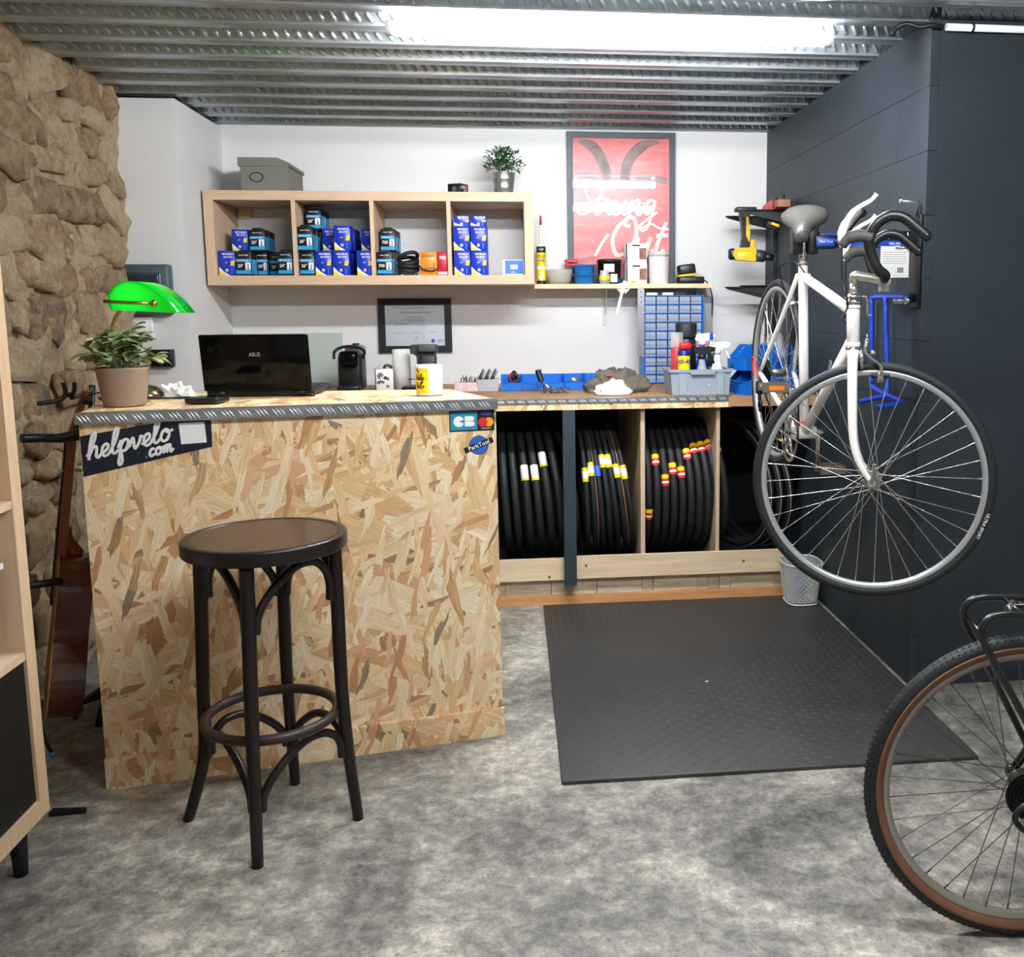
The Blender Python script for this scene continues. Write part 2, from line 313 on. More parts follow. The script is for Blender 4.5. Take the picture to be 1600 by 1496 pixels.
# ------------------------------------------------------------------ structure
XL, XR, H, YC = -.013, 2.683, 2.173, -1.94      # recess side wall, right wall, deck underside, column corner
YP, XS = -.64, -.23                              # pillar front, stone wall face
YB, XE = -6.6, 4.6                               # room behind the camera, far right
fl = MB().bb(-.6, XE+.2, YB-.2, .2, -.1, 0).build('floor', floor_mat()); struct(fl)
struct(MB().bb(XL-.2, XR+.2, 0, .15, 0, H+.1).build('wall_back', WHITE))
w = MB().bb(-.6, XL, YP, 0, 0, H-.012).build('wall_recess', WHITE); struct(w)
struct(MB().bb(XE, XE+.15, YB, YC, 0, H+.12).build('wall_far_right', WHITE))
struct(MB().bb(-.6, XE, YB-.15, YB, 0, H+.12).build('wall_front', WHITE))
wr = struct(MB().bb(XR+.004, XE, YC+.06, 0, 0, H+.12).build('wall_right', DARK))
# painted blocks of the right wall
bl = {}
def block(ln, ht):
    k = (round(ln, 3), round(ht, 3))
    if k not in bl: bl[k] = MB().box((0, 0, 0), (.03, ln-.0016, ht-.0016)).mesh('block', DARK)
    return bl[k]
z = -.025; row = 0
while z < H+.05:
    z0 = max(z, 0); z1 = min(z+.2, H+.1); y = 0; first = True
    while y > YC-.011:
        ln = min((.24 if (row % 2 and first) else .49), y-YC+.0117); first = False
        put('block', block(ln, z1-z0), wr, (XR+.015-.0005*random.random(), y-ln/2, (z0+z1)/2)); y -= ln
    z += .2; row += 1
struct(MB().bb(XR+.03, XE, YC-.012, YC+.07, 0, H-.002).build('wall_column', DARK))
# stone wall: mortar bed and rubble stones
STONE = stone_mat('rubble_stone', [(0, '#6f665f'), (.06, '#94806c'), (.16, '#b59d7e'), (.35, '#d2b994'), (.55, '#e6d3b0'), (.7, '#d0b490'), (.85, '#b79a78'), (.94, '#a08a76'), (1, '#85807a')])
MORT = stone_mat('lime_mortar', [(.3, '#b8a284'), (.5, '#dac4a0'), (.7, '#ead9b8')], objrand=False)
bm = bmesh.new(); ny, nz = 240, 90
from mathutils import noise as mn
grid = [[bm.verts.new((XS-.01+.03*mn.noise(Vector((3, YP-.0-(YP-YB)*i/ny*1.0*7, z_*7)))+.022*mn.noise(Vector((9, (YP-(YP-YB)*i/ny)*22, z_*22))), YP-(YP-YB)*i/ny, z_)) for z_ in [2.26*j/nz for j in range(nz+1)]] for i in range(ny+1)]
for i in range(ny):
    for j in range(nz): f = bm.faces.new((grid[i][j], grid[i+1][j], grid[i+1][j+1], grid[i][j+1])); f.smooth = True
bmesh.ops.recalc_face_normals(bm, faces=bm.faces[:])
me = bpy.data.meshes.new('wall_left'); bm.to_mesh(me); bm.free(); me.materials.append(MORT); wl = struct(put('wall_left', me))
struct(MB().bb(-.6, XS-.08, YB, YP, 0, H+.12).build('wall_left_core', MORT))
protos = []
for q in range(12):
    bm = bmesh.new(); bmesh.ops.create_cube(bm, size=2); bmesh.ops.subdivide_edges(bm, edges=bm.edges[:], cuts=2, use_grid_fill=True)
    sd = random.uniform(0, 99)
    for v in bm.verts:
        p = v.co.copy(); e = 3.2+3*random.Random(q).random()
        l = (abs(p.x)**e+abs(p.y)**e+abs(p.z)**e)**(1/e); p = p/l
        p *= 1+.28*mn.noise(p*1.15+Vector((sd, 0, 0)))+.2*mn.noise(p*2.6+Vector((0, sd, 0))); v.co = p
    for f in bm.faces: f.smooth = True
    me = bpy.data.meshes.new('stone'); bm.to_mesh(me); bm.free(); me.materials.append(STONE); protos.append(me)
z = .03; rs = random.Random(4); nst = 0
while z < 2.16:
    ht = rs.uniform(.08, .17); ht = min(ht, 2.22-z); y = YP-.0+rs.uniform(-.1, .02)
    while y > -2.95:
        ln = rs.uniform(.07, .3)*(1.2 if ht > .12 else .9)
        if nst < 298 and rs.random() > .1:
            put('stone', rs.choice(protos), wl, (XS-.022+rs.uniform(-.012, .012), min(y-ln/2, YP-ln*.4), z+ht/2+rs.uniform(-.02, .02)), (rs.uniform(-.35, .35), rs.uniform(-.12, .12), rs.uniform(-.15, .15)), (rs.uniform(.028, .046), ln/2*rs.uniform(.9, 1.1), ht/2*rs.uniform(.9, 1.12))); nst += 1
        y -= ln+rs.uniform(.0, .018)
    z += ht+rs.uniform(-.004, .012)
# ceiling: trapezoidal steel deck, one object per rib
ce = struct(MB().bb(-.6, XE+.1, YB-.1, .15, H+.075, H+.2).build('ceiling', STEEL))
XA, XB = -.45, 3.0
def rib(xa, xb):
    prof = [(.062, 0), (.06, .003), (0, .003), (0, 0), (-.004, 0), (-.042, .058), (-.105, .058), (-.145, 0)]
    prof = [(.062, .0), (.048, .003), (.014, .003), (0, 0), (-.04, .058), (-.055, .055), (-.09, .055), (-.105, .058), (-.145, 0)]
    V = [(xa, y, z) for y, z in prof]+[(xb, y, z) for y, z in prof]; n = len(prof)
    return MB().add(V, [(i, i+1, n+i+1, n+i) for i in range(n-1)]).mesh('deck_rib', STEEL)
def emb(xa, xb):
    m = MB(); t = Vector((0, -.04, .058)).normalized(); nrm = Vector((0, -.058, -.04)).normalized(); ex = Vector((1, 0, 0)); x = xa
    while x < xb:
        o = Vector((x, -.0152, .022)); d = (t*.85-ex*.5).normalized(); s = d.cross(nrm)
        V = [o-d*.022, o-d*.014+s*.0075, o+d*.014+s*.0075, o+d*.022, o+d*.014-s*.0075, o-d*.014-s*.0075, o-d*.011+nrm*.012, o+d*.011+nrm*.012]
        m.add(V, [(0, 1, 6), (1, 2, 7, 6), (2, 3, 7), (3, 4, 7), (4, 5, 6, 7), (5, 0, 6)], 0, True); x += .0375
    return m.mesh('embossing', STEEL)
rm, rm2, em = rib(XA, XR+.02), rib(XA, XE), emb(XA, XR); em2 = emb(XA, 3.6); k = 0
while True:
    y = -(.062+.207*k)
    if y < YB: break
    lng = y-.145 < YC
    o = put('deck_rib', rm2 if lng else rm, ce, (0, y, H))
    if k < 13: stuff(put('embossing', em2 if lng else em, o))
    k += 1
struct(MB().bb(XL, XR, -.03, 0, H, H+.08).build('trim_1', STEEL))
# conduit on the column
t = thing('cable_conduit', 'white plastic conduit under the steel deck on the slate column', 'conduit', (2.72, YC-.03, 2.145))
MB().tube([(-.0, 0, 0), (1.8, 0, -.008)], .011, 10).build('pipe', WHITEP, t)
MB().tube(cat([(-.01, 0, 0), (-.05, .0, .004), (-.08, .01, .0), (-.12, .02, .012), (-.15, .03, .0), (-.16, .03, -.02)]), .008, 8).build('cable', BLACKP, t)
MB().torus(.0125, .004, 14, 6, (.085, 0, 0), rotm('Y', pi/2)).build('clip', BLACKP, t)

# ------------------------------------------------------------------ lamps
def tube_lamp(x0, x1, y, label):
    t = thing('batten_lamp', label, 'lamp', ((x0+x1)/2, y, H), group='ceiling tube lamps'); L_ = (x1-x0)/2
    MB().rbox((0, 0, -.008), (2*L_-.1, .05, .014), .003).build('housing', WHITEP, t)
    em_ = bpy.data.materials.get('tube_glow')
    if not em_:
        em_, nt, b = nodes('tube_glow'); b.inputs['Emission Color'].default_value = (.965, .975, 1, 1); b.inputs['Emission Strength'].default_value = TUBE_STRENGTH; b.inputs['Base Color'].default_value = (.9, .9, .9, 1)
    MB().cyl((-L_+.03, 0, -.038), (L_-.03, 0, -.038), .021, n=12).build('diffuser', em_, t)
    for s in (-1, 1): MB().cyl((s*(L_-.03), 0, -.038), (s*L_, 0, -.038), .0225, n=12).build('end_cap', WHITEP, t)
tube_lamp(1.0, 2.4, -1.835, 'glowing tube lamp under the steel deck nearest the back wall')
tube_lamp(1.2, 2.6, -3.45, 'glowing tube lamp mirrored low in the poster glass')

# ------------------------------------------------------------------ floor mat
t = thing('floor_mat', 'black rubber mat with raised tread on the concrete floor', 'mat', (2.066, -1.705, 0))
MB().rbox((0, 0, .006), (1.19, 1.566, .012), .003).build('sheet', MATRUB, t)
m = MB()
for i in range(40):
    for j in range(54):
        a = radians(35 if (i+j) % 2 else -35); c = Vector((-.575+.0295*i, -.765+.0289*j, .0118)); d = Vector((cos(a), sin(a), 0))*.0125; s = Vector((-sin(a), cos(a), 0))*.0022
        u = Vector((0, 0, .0016)); m.add([c-d, c+s, c+d, c-s, c+u-d*.5, c+u+d*.5], [(0, 3, 5, 4), (3, 2, 5), (2, 1, 4, 5), (1, 0, 4)], 0, True)
stuff(m.build('tread', MATRUB, t, fix=False))
tag(MB().sph((0, 0, .002), (.006, .004, .002), 8).build('paper_scrap', PAPER), 'tiny white paper scrap on the black rubber mat', 'scrap').location = (2.0, -1.86, .0134)

# ------------------------------------------------------------------ counter
A, B_, C_, D_ = Vector((.2485, -2.363, 0)), Vector((1.312, -2.16, 0)), Vector((1.154, -1.77, 0)), Vector((.12, -1.75, 0))
ca = atan2(B_.y-A.y, B_.x-A.x); CW = (B_-A).length; HC = 1.0275
t = CT = thing('counter', 'strand board sales counter with checker plate edging', 'counter', A, ca)
Ri = Matrix.Rotation(-ca, 3, 'Z'); lC, lD = Ri @ (C_-A), Ri @ (D_-A)
f3 = lambda a, b, d: (a, b, d)
MB().bb(0, CW, .012, .03, .0, HC-.018).build('front_panel', OSBF, t)
MB().bb(-.002, CW+.003, 0, .012, 0, .087).build('plinth', OSBP, t)
MB().prism([(0, .012), (CW, .012), (lC.x, lC.y), (lD.x, lD.y)], f3, HC-.02, HC-.002).build('countertop', OSBT, t)
for nm, p, q in (('side_panel', (0, .03), lD), ('side_panel', (CW, .03), lC)):
    q = Vector((q[0], q[1], 0)); p = Vector((p[0], p[1], 0)); d = (q-p).normalized(); nn = Vector((d.y, -d.x, 0))*(.018 if p.x > .5 else -.018)
    nn = -nn if p.x > .5 else -nn
    MB().prism([(p.x, p.y), (q.x, q.y), (q.x+nn.x*(1), q.y+nn.y), (p.x+nn.x, p.y+nn.y)], f3, 0, HC-.02).build(nm, OSBF, t)
def checker(x0, x1, z0, z1, y, parent, rnd=3):
    m = MB(); x = x0+.012; i = 0; rr = random.Random(rnd); zc = (z0+z1)/2; h = (z1-z0)
    while x < x1-.02:
        sg = 1
        for q in range(3):
            c = Vector((x+q*.0098, y, zc+(q-1.5)*.0005)); d = Vector((-.0085*sg, 0, .0105*h/.026)); s = Vector((.0019, 0, .0012)); u = Vector((0, -.0026, 0))
            m.add([c-d, c+s, c+d, c-s, c+u-d*.6, c+u+d*.6], [(0, 3, 5, 4), (3, 2, 5), (2, 1, 4, 5), (1, 0, 4)], 0, True)
        x += .043; i += 1
    stuff(m.build('raised_bars', ALUB, parent, fix=False))
ep = MB().bb(-.006, CW+.004, -.003, .012, HC-.03, HC).bb(-.006, CW+.004, .012, .02, HC-.002, HC).build('edge_plate', ALUP, t); checker(-.006, CW+.004, HC-.029, HC-.001, -.003, ep)
# stickers on the front
def sticker(x, z, label, name='sticker'):
    w = CT.matrix_basis @ Vector((0, 0, 0)); p = A+Matrix.Rotation(ca, 3, 'Z') @ Vector((x, .0115, z)); return thing(name, label, 'sticker', p, ca)
s = sticker(0, .9, 'navy shop name sticker with white script on the counter front')
q = lambda a, b, d: (a, -d, b)
MB().prism([(.001, .066), (.002, -.04), (.315, .024), (.316, .0965), (.2, .0965)], q, 0, .0006).build('backing', NAVY, s)
m = MB(); sl = .225
script(m, 'helpvelo', .012, 0, .0325, .0037, lambda a, b: (a, -.0009, b-.001+a*sl), slant=.16)
m.build('shop_name', WHT, s, fix=False)
m = MB(); script(m, '.com', .148, 0, .021, .0034, lambda a, b: (a, -.0009, b-.032+a*sl), slant=.16); m.build('domain_name', WHT, s, fix=False)
MB().prism([(.239, .034), (.302, .036), (.299, .092), (.236, .091)], q, .0006, .0009).build('white_square', WHT, s)
s = sticker(CW-.135, .935, 'payment card sticker with blue and dark halves on the counter corner')
GRAD = M('print_teal_blue', '#1f63b4', .4, var=.9, vs=9, col2='#2e9c8c')
MB().prism([(0, 0), (.13, 0), (.13, .061), (0, .061)], q, 0, .0005).build('backing', INK, s)
MB().prism([(.003, .004), (.08, .004), (.08, .057), (.003, .057)], q, .0005, .0007).build('blue_half', GRAD, s)
def disc(cx, cz, r, a0=0, a1=2*pi, n=24): return [(cx+r*cos(a0+(a1-a0)*i/n), cz+r*sin(a0+(a1-a0)*i/n)) for i in range(n if abs(a1-a0-2*pi) < 1e-6 else n+1)]
MB().prism(disc(.027, .029, .0155, pi*.12, pi*1.88)+[(.027, .029)], q, .0007, .0009).prism([(.044, .0295), (.066, .0295), (.071, .033), (.071, .041), (.066, .044), (.044, .044)], q, .0007, .0009).prism([(.044, .0145), (.066, .0145), (.072, .018), (.072, .025), (.067, .0285), (.044, .0285)], q, .0007, .0009).build('bank_letters', WHT, s)
MB().prism(disc(.096, .025, .0135), q, .0006, .0008).build('red_disc', RED, s)
MB().prism(disc(.114, .025, .0135), q, .0006, .0007).build('yellow_disc', M('print_amber', '#f6a21a', .45), s)
text('VISA', .016, M('print_violet', '#5a56c8', .4), s, (.107, -.0009, .05), FRONT, bold=.02); text('mastercard', .006, WHT, s, (.105, -.0009, .0075), FRONT, bold=.01)
s = sticker(CW-.052, .893, 'round blue sticker with slanted white lettering on the counter')
MB().prism(disc(0, 0, .028), q, 0, .0004).build('rim', INK, s); MB().prism(disc(0, 0, .0265), q, .0004, .0006).build('disc', M('print_royal', '#2461c4', .4), s)
Rt = FRONT @ Matrix.Rotation(radians(20), 3, 'Z')
MB().box((0, -.0007, 0), (.088, .0004, .017), 0, rotm('Y', -radians(20))).build('banner', INK, s); text('ParkTool', .0175, WHT, s, (0, -.0013, 0), Rt, bold=.015)

# ------------------------------------------------------------------ bar stool
ST = Vector((.748, -2.586, 0)); t = thing('bar_stool', 'dark bentwood bar stool with round seat and foot ring', 'stool', ST)
SH = .75
MB().lathe([(0, SH-.004), (.17, SH-.004), (.1705, SH-.0005), (.172, SH), (.1725, SH), (.1855, SH), (.188, SH-.0008), (.1902, SH-.0028), (.191, SH-.005), (.191, SH-.0055), (.191, SH-.0305), (.191, SH-.031), (.1895, SH-.034), (.186, SH-.0358), (.185, SH-.036), (0, SH-.036)], 72, (.01, -.01, 0)).build('seat_ring', BENT, t)
MB().lathe([(0, SH-.0012), (.169, SH-.0012), (.169, SH-.0035)], 72, (.01, -.01, 0), sm=False).build('seat', SEATW, t)
ends = [Vector((.747, -2.781, 0)), Vector((.947, -2.593, 0)), Vector((.746, -2.386, 0)), Vector((.517, -2.546, 0))]
legs = []
for e in ends:
    b = e-ST; d = b.normalized(); P = [d*.165+Vector((.008, -.008, SH-.034)), d*.168+Vector((.005, -.005, .55)), d*.173+Vector((0, 0, .35)), d*.183+Vector((0, 0, .17)), b.normalized()*b.length+Vector((0, 0, .0))]
    P = cat(P, 5); legs.append((d, P)); MB().tube(P, [.0165]*8+[.0165-.003*min(1, max(0, i)/12) for i in range(len(P)-8)], 12).build('leg', BENT, t)
    MB().cyl(P[-1]+Vector((0, 0, .001)), P[-1]+Vector((0, 0, .008)), .0125, n=12).build('foot_cap', M('worn_felt', '#5a4a40', .9), t)
def at(P, z):
    for a, b in zip(P, P[1:]):
        if b.z <= z <= a.z: return a.lerp(b, (a.z-z)/(a.z-b.z+1e-9))
    return P[-1]
def arch(i, j, z0, zt, z1, nm):
    (d0, P0), (d1, P1) = legs[i], legs[j]; a = at(P0, z0); b = at(P1, z1); td = (b-a); td.z = 0; td.normalize()
    e0 = at(P0, zt); e1 = at(P1, zt)
    pts = [a+td*.017, a.lerp(e0, .35)+td*.026, e0.lerp(e1, .28)*1.0-Vector((0, 0, (zt-z0)*.28)), e0.lerp(e1, .52), e0.lerp(e1, .74)+Vector((0, 0, .004)), e1.lerp(b, .22)-td*.03, e1.lerp(b, .6)-td*.019, b-td*.02]
    MB().tube(cat(pts, 5), .0105, 8).build(nm, BENT, t)
    MB().sph(b-td*.021+(d1*.006), .005, 8).build('screw', M('dull_steel', '#777777', .4, .8), t)
for i, j in ((0, 3), (0, 1), (2, 1), (2, 3)): arch(i, j, .55, .685, .585, 'brace_arch'); arch(i, j, .125, .25, .175, 'lower_arch')
MB().torus(.156, .0125, 56, 10, (0, 0, .29)).build('foot_ring', M('worn_bentwood', '#3a2d27', .45, var=.5, vs=9), t)

# ------------------------------------------------------------------ things on the counter
ZC = HC
t = thing('potted_plant', 'leafy grey green plant in taupe pot at the counter end', 'plant', (.292, -2.165, ZC))
MB().lathe([(0, 0), (.052, 0), (.054, .003), (.067, .1), (.069, .105), (.064, .106), (.06, .09), (0, .09)], 32).build('pot', TERRA, t)
MB().sph((0, 0, .088), (.058, .058, .01), 16).build('soil', M('soil', '#3a2f26', .95), t)
def leaf(l, w, mat, nm='leaf', n=4):
    m = MB(); V = []
    for i in range(n+1):
        u = i/n; ww = w*sin(pi*min(1, u*.9+.06))**.8*.5; x = l*u; z = .18*l*u*u*-1
        V += [(x, -ww, z+ww*.35), (x, 0, z), (x, ww, z+ww*.35)]
    m.add(V, [(i*3+k, i*3+k+1, i*3+k+4, i*3+k+3) for i in range(n) for k in (0, 1)], 0, True); return m.mesh(nm, mat)
LM = [M('leaf_sage', '#94a074', .6), M('leaf_dull', '#71835a', .6), M('leaf_pale', '#b3b78c', .6), M('leaf_deep', '#587448', .55)]
LV = [leaf(.042, .028, mm) for mm in LM]; rs = random.Random(3); stems = MB(); nl = 0
for k in range(40):
    az = rs.uniform(0, 2*pi); sp = .1*rs.random()**.6+.01; hh = rs.uniform(.01, .12)*(1-sp*6)+.005+.03*(1-sp*8)
    tip = Vector((cos(az)*sp, sin(az)*sp, .1+hh)); P = cat([(cos(az)*.015, sin(az)*.015, .09), (cos(az)*sp*.5, sin(az)*sp*.5, .1+hh*.7), tip], 4); stems.tube(P, .0014, 5)
    for q_ in range(5):
        p = P[-1-(q_//2)*2]; a2 = az+rs.uniform(-2.2, 2.2); el = rs.uniform(-.5, .7)
        put('leaf', rs.choice(LV), t, p, Matrix.Rotation(a2, 3, 'Z') @ Matrix.Rotation(-el, 3, 'Y') @ Matrix.Rotation(rs.uniform(-.5, .5), 3, 'X'), (rs.uniform(.75, 1.15),)*3); nl += 1
stems.build('stems', LM[1], t)
# banker's lamp
LB = (.262, -1.93, ZC); t = thing('desk_lamp', 'banker lamp with glowing green glass shade and brass arm', 'lamp', LB)
MB().lathe([(0, 0), (.055, 0), (.056, .006), (.05, .02), (.03, .034), (.012, .04), (0, .04)], 28).build('base', M('bronze', '#7a6a58', .2, .9), t)
MB().tube(cat([(-.01, 0, .03), (-.045, 0, .09), (-.075, .0, .17), (-.08, .0, .215), (-.055, .0, .262), (-.045, .0, .285)]), .0055, 10).build('stem', BRASS, t)
MB().tube([(-.07, -.075, .287), (.07, -.075, .28)], .005, 10).tube([(-.07, .1, .287), (.07, .1, .28)], .005, 10).tube([(-.066, -.075, .287), (-.066, .1, .287)], .0055, 10).build('arm', BRASS, t)
for yy in (-.082, .107): MB().sph((.07, yy, .28), .011, 12).build('knob', BRASS, t)
gm, nt, b = nodes('green_glass'); N = nt.nodes; tr = N.new('ShaderNodeBsdfTranslucent'); tr.inputs[0].default_value = hx('#14f03a'); ms = N.new('ShaderNodeMixShader'); ms.inputs[0].default_value = .5
b.inputs['Base Color'].default_value = hx('#06c832'); b.inputs['Roughness'].default_value = .08; b.inputs['Coat Weight'].default_value = .6
nt.links.new(b.outputs[0], ms.inputs[1]); nt.links.new(tr.outputs[0], ms.inputs[2]); nt.links.new(ms.outputs[0], N['Material Output'].inputs[0])
pf = cat([(-.052, .262, 0), (-.058, .29, 0), (-.048, .32, 0), (-.02, .341, 0), (.018, .343, 0), (.06, .325, 0), (.1, .29, 0), (.128, .252, 0)], 4)
V = []; F = []; n = len(pf)
for yy in (-.075, .1):
    for off in (0, .004):
        for p in pf: cc = Vector((.02, .28, 0)); d = (p-cc); V.append((p.x-d.x*off/.06, yy, p.y-d.y*off/.06))
for a_, b_ in ((0, 2), (1, 3)):
    for i in range(n-1): F.append((a_*n+i, a_*n+i+1, b_*n+i+1, b_*n+i))
sh = MB().add(V, F, 0, True)
for e in (0, 2): sh.add(V, [[e*n+i for i in range(n)]])
sh.build('shade', gm, t)
bu, nt, b = nodes('bulb_glow'); b.inputs['Emission Color'].default_value = (1, .95, .85, 1); b.inputs['Emission Strength'].default_value = 9
MB().cyl((0, -.05, .295), (0, .075, .295), .012, n=10).build('bulb', bu, t)
# laptop
t = thing('laptop', 'open black glossy laptop seen from behind on the counter', 'laptop', (.597, -1.945, ZC), radians(-3))
MB().rbox((0, .115, .012), (.315, .23, .022), .006).build('base', BLACKP, t)
Rl = rotm('X', radians(8)); lid = MB().rbox(Rl @ Vector((0, -.006, .096))+Vector((0, 0, .008)), (.32, .011, .172), .005, 0, Rl).build('lid', GLOSSB, t)
MB().rbox(Rl @ Vector((0, .0002, .098))+Vector((0, 0, .008)), (.296, .002, .15), .0005, 0, Rl).build('screen', GLOSSB, lid)
for s_ in (-1, 1): MB().cyl((s_*.12-.02, 0, .012), (s_*.12+.02, 0, .012), .008, n=10).build('hinge', BLACKP, t)
text('ASUS', .017, ALU, lid, Rl @ Vector((0, -.0122, .122))+Vector((0, 0, .008)), Rl @ FRONT, 'logo_lettering', bold=.01, squash=.85)
MB().tube(cat([(.15, -.008, .012), (.165, -.02, .012), (.17, -.03, .004), (.155, -.03, .003), (.14, -.01, .006)]), .003, 6).build('cable', BLACKP, t)
t = thing('card_reader', 'small flat black card reader lying before the laptop', 'card reader', (.502, -2.135, ZC), radians(-12))
MB().rbox((0, 0, .009), (.095, .075, .016), .004).build('body', BLACKP, t); MB().rbox((.012, .01, .0172), (.055, .04, .001), .0005).build('screen', GLOSSB, t); MB().bb(.025, .037, -.005, .003, .0172, .0182).build('logo_patch', M('print_green', '#1d7a54', .4), t)
t = thing('crumpled_tissue', 'crumpled white tissue lying beside the lamp base', 'tissue', (.352, -1.93, ZC))
bm = bmesh.new(); bmesh.ops.create_icosphere(bm, subdivisions=3, radius=1)
for v in bm.verts:
    n_ = mn.noise(v.co*2.3+Vector((4, 0, 0)))+.6*mn.noise(v.co*5); v.co = Vector((v.co.x*.045*(1+n_*.6), v.co.y*.03*(1+n_*.5), max(0, (v.co.z+.35)*.026*(1+n_*.9))))
me = bpy.data.meshes.new('tissue'); bm.to_mesh(me); bm.free(); me.materials.append(PAPER); put('tissue', me, t)
tag(MB().prism([(-.06, -.04), (.07, -.03), (.06, .05), (-.05, .05)], f3, 0, .001).build('paper_sheet', PAPER), 'white paper sheet lying under the tissue', 'paper').location = (.35, -1.93, ZC)
t.location.z += .0012
tag(MB().tube(cat([(.18, -2.21, ZC+.004), (.2, -2.15, ZC+.03), (.24, -2.08, ZC+.03), (.3, -1.99, ZC+.004), (.4, -1.985, ZC+.004), (.48, -1.99, ZC+.004)]), .0022, 6).build('lamp_cable', BLACKP), 'thin black cable passing behind the taupe pot', 'cable')
# mug
t = thing('mug', 'white mug with yellow panel and black script', 'mug', (1.108, -1.985, ZC))
MB().lathe([(0, 0), (.037, 0), (.04, .004), (.0405, .09), (.039, .0915), (.037, .09), (.036, .008), (0, .008)], 40).build('body', M('white_ceramic', '#f0f0ee', .2, coat=.3), t)
MB().tube(cat([(.012, .036, .075), (.018, .058, .075), (.02, .066, .05), (.018, .056, .022), (.012, .036, .02)]), .006, 8).build('handle', M('white_ceramic', '#f0f0ee'), t)
a0, a1 = radians(-165), radians(-88); MB().lathe([(.0409, .008), (.0409, .082)], 20, a0=a0, a1=a1).build('yellow_panel', YEL, t)
def wrap(a, b): th = radians(-158)+a/.041; return (.0414*cos(th), .0414*sin(th), b)
m = MB()
for s_, z_, x_ in (('Help', .047, .006), ('Velo', .022, .006)):
    x = x_
    for ch in s_:
        for st in GL[ch]: P = cat([wrap(x+(a+b*.1)*.0095, z_+b*.0095) for a, b in st], 4); m.tube(P, .0011, 5)
        x += ADV[ch]*.0095
m.build('script', INK, t, fix=False); MB().tube([wrap(.012, .079), wrap(.018, .069)], .0016, 6).tube(cat([wrap(.008, .078), wrap(.011, .0765), wrap(.0125, .081)]), .0015, 6).build('wrench_mark', INK, t, fix=False)

# ------------------------------------------------------------------ workbench
ZB = .9085; FB = -.93
t = WB = thing('workbench', 'long workbench with checker plate edge and tyre bays below', 'workbench', (1.5, -.45, 0)); O = (1.5, -.45, 0)
MB().bb(XL+.005, 2.278, FB+.012, -.004, ZB-.048, ZB-.002).build('worktop', MDF, t, O)
MB().bb(2.28, XR-.006, FB-.005, -.004, ZB-.045, ZB-.004).build('worktop_end', MDF, t, O)
MB().bb(XL+.005, 2.292, FB, FB+.012, ZB-.048, ZB-.022).build('front_rail', OSBF, t, O)
ep = MB().bb(XL+.005, 2.294, FB-.003, FB+.02, ZB-.022, ZB).build('edge_plate', ALUP, t, O); checker(1.2-1.5, 2.294-1.5, ZB-.021, ZB-.001, FB-.003+.45, ep, 5)
BK = M('bay_black', '#14181d', .7)
MB().bb(XL+.005, XR-.006, -.03, -.006, .02, ZB-.05).build('back_panel', BK, t, O)
MB().bb(1.0, XR-.006, -.87, -.03, .12, .145).build('bay_floor', BK, t, O)
MB().bb(1.565, 1.617, FB-.02, FB+.03, .1, ZB-.048).build('post', M('post_slate', '#2b3942', .5), t, O)
for x0, x1 in ((1.903, 1.922), (2.236, 2.252)): MB().bb(x0, x1, -.89, -.03, .145, ZB-.05).build('divider', M('pine_upright', '#cdb596', .6, var=.2, vs=5, stretch=(9, 9, 1)), t, O)
MB().bb(1.0, 1.565, -.905, -.885, .115, .21).build('lip_plank', PINE, t, O); MB().bb(1.617, 2.6, -.905, -.885, .118, .216).build('lip_plank', PINE, t, O)
x = .95; rs = random.Random(8)
while x < 2.6:
    ln = rs.choice((.05, .12, .16, .2)); y_ = rs.uniform(0, .012)
    if ln > .1 and rs.random() < .4:
        MB().bb(x, x+ln-.002, -.88+y_, -.8, .04, .07).build('wood_block', PINEB, t, O); MB().bb(x, x+ln-.002, -.875+y_, -.8, .0715, .11).build('wood_block', PINEB, t, O)
    else: MB().bb(x, x+ln-.002, -.88+y_, -.8, .04, .11).build('wood_block', PINEB, t, O)
    x += ln
MB().bb(.95, 2.56, -.888, -.83, 0, .038).build('base_strip', PINEO, t, O)
for x_, z_, pl in ((1.5, .13, 0), (1.66, .175, 1), (2.36, .17, 1)): MB().cyl((x_, -.9055, z_), (x_, -.904, z_), .006, n=10).build('knot', M('knot', '#6a4a2c', .7), t, O)
# tyres in the bays
TY = MB().torus(.295, .0165, 56, 10, sq=1).mesh('tyre', RUBBER)
TYT = MB().torus(.302, .013, 56, 8, sq=.9).mesh('tyre', [RUBBER])
def band(col, a0, w, r=.0187, R_=.295): return MB().torus(R_, r, 5, 12, a0=a0-w/2, a1=a0+w/2)
def tyre(loc, lean, yaw, label, grp, big=True, bands=(), sidewall=False):
    me = TY if big else TYT; o = put('tyre', me, None, loc); R_ = Matrix.Rotation(yaw, 3, 'Z') @ Matrix.Rotation(lean, 3, 'Y') @ Matrix.Rotation(pi/2, 3, 'Y')
    o.rotation_euler = R_.to_euler(); tag(o, label, 'tyre', grp)
    # local angle: Ry(90) maps local x -> -z, y stays; front of the tyre (-y) is local angle -90deg, towards the top is towards 180deg
    for ang, w, col, nm in bands:
        a = -pi/2-ang; (MB().torus(.295 if big else .302, (.0176 if big else .0142), 6, 12, a0=a-w/2, a1=a+w/2)).build(nm, col, o)
    if sidewall: MB().torus(.292, .0085, 56, 6, (0, 0, -.0095)).build('tan_sidewall', TAN, o)
    return o
ords = ['first', 'second', 'third', 'fourth', 'fifth', 'sixth', 'seventh', 'eighth', 'ninth', 'tenth']
zc, yc = .46, -.555
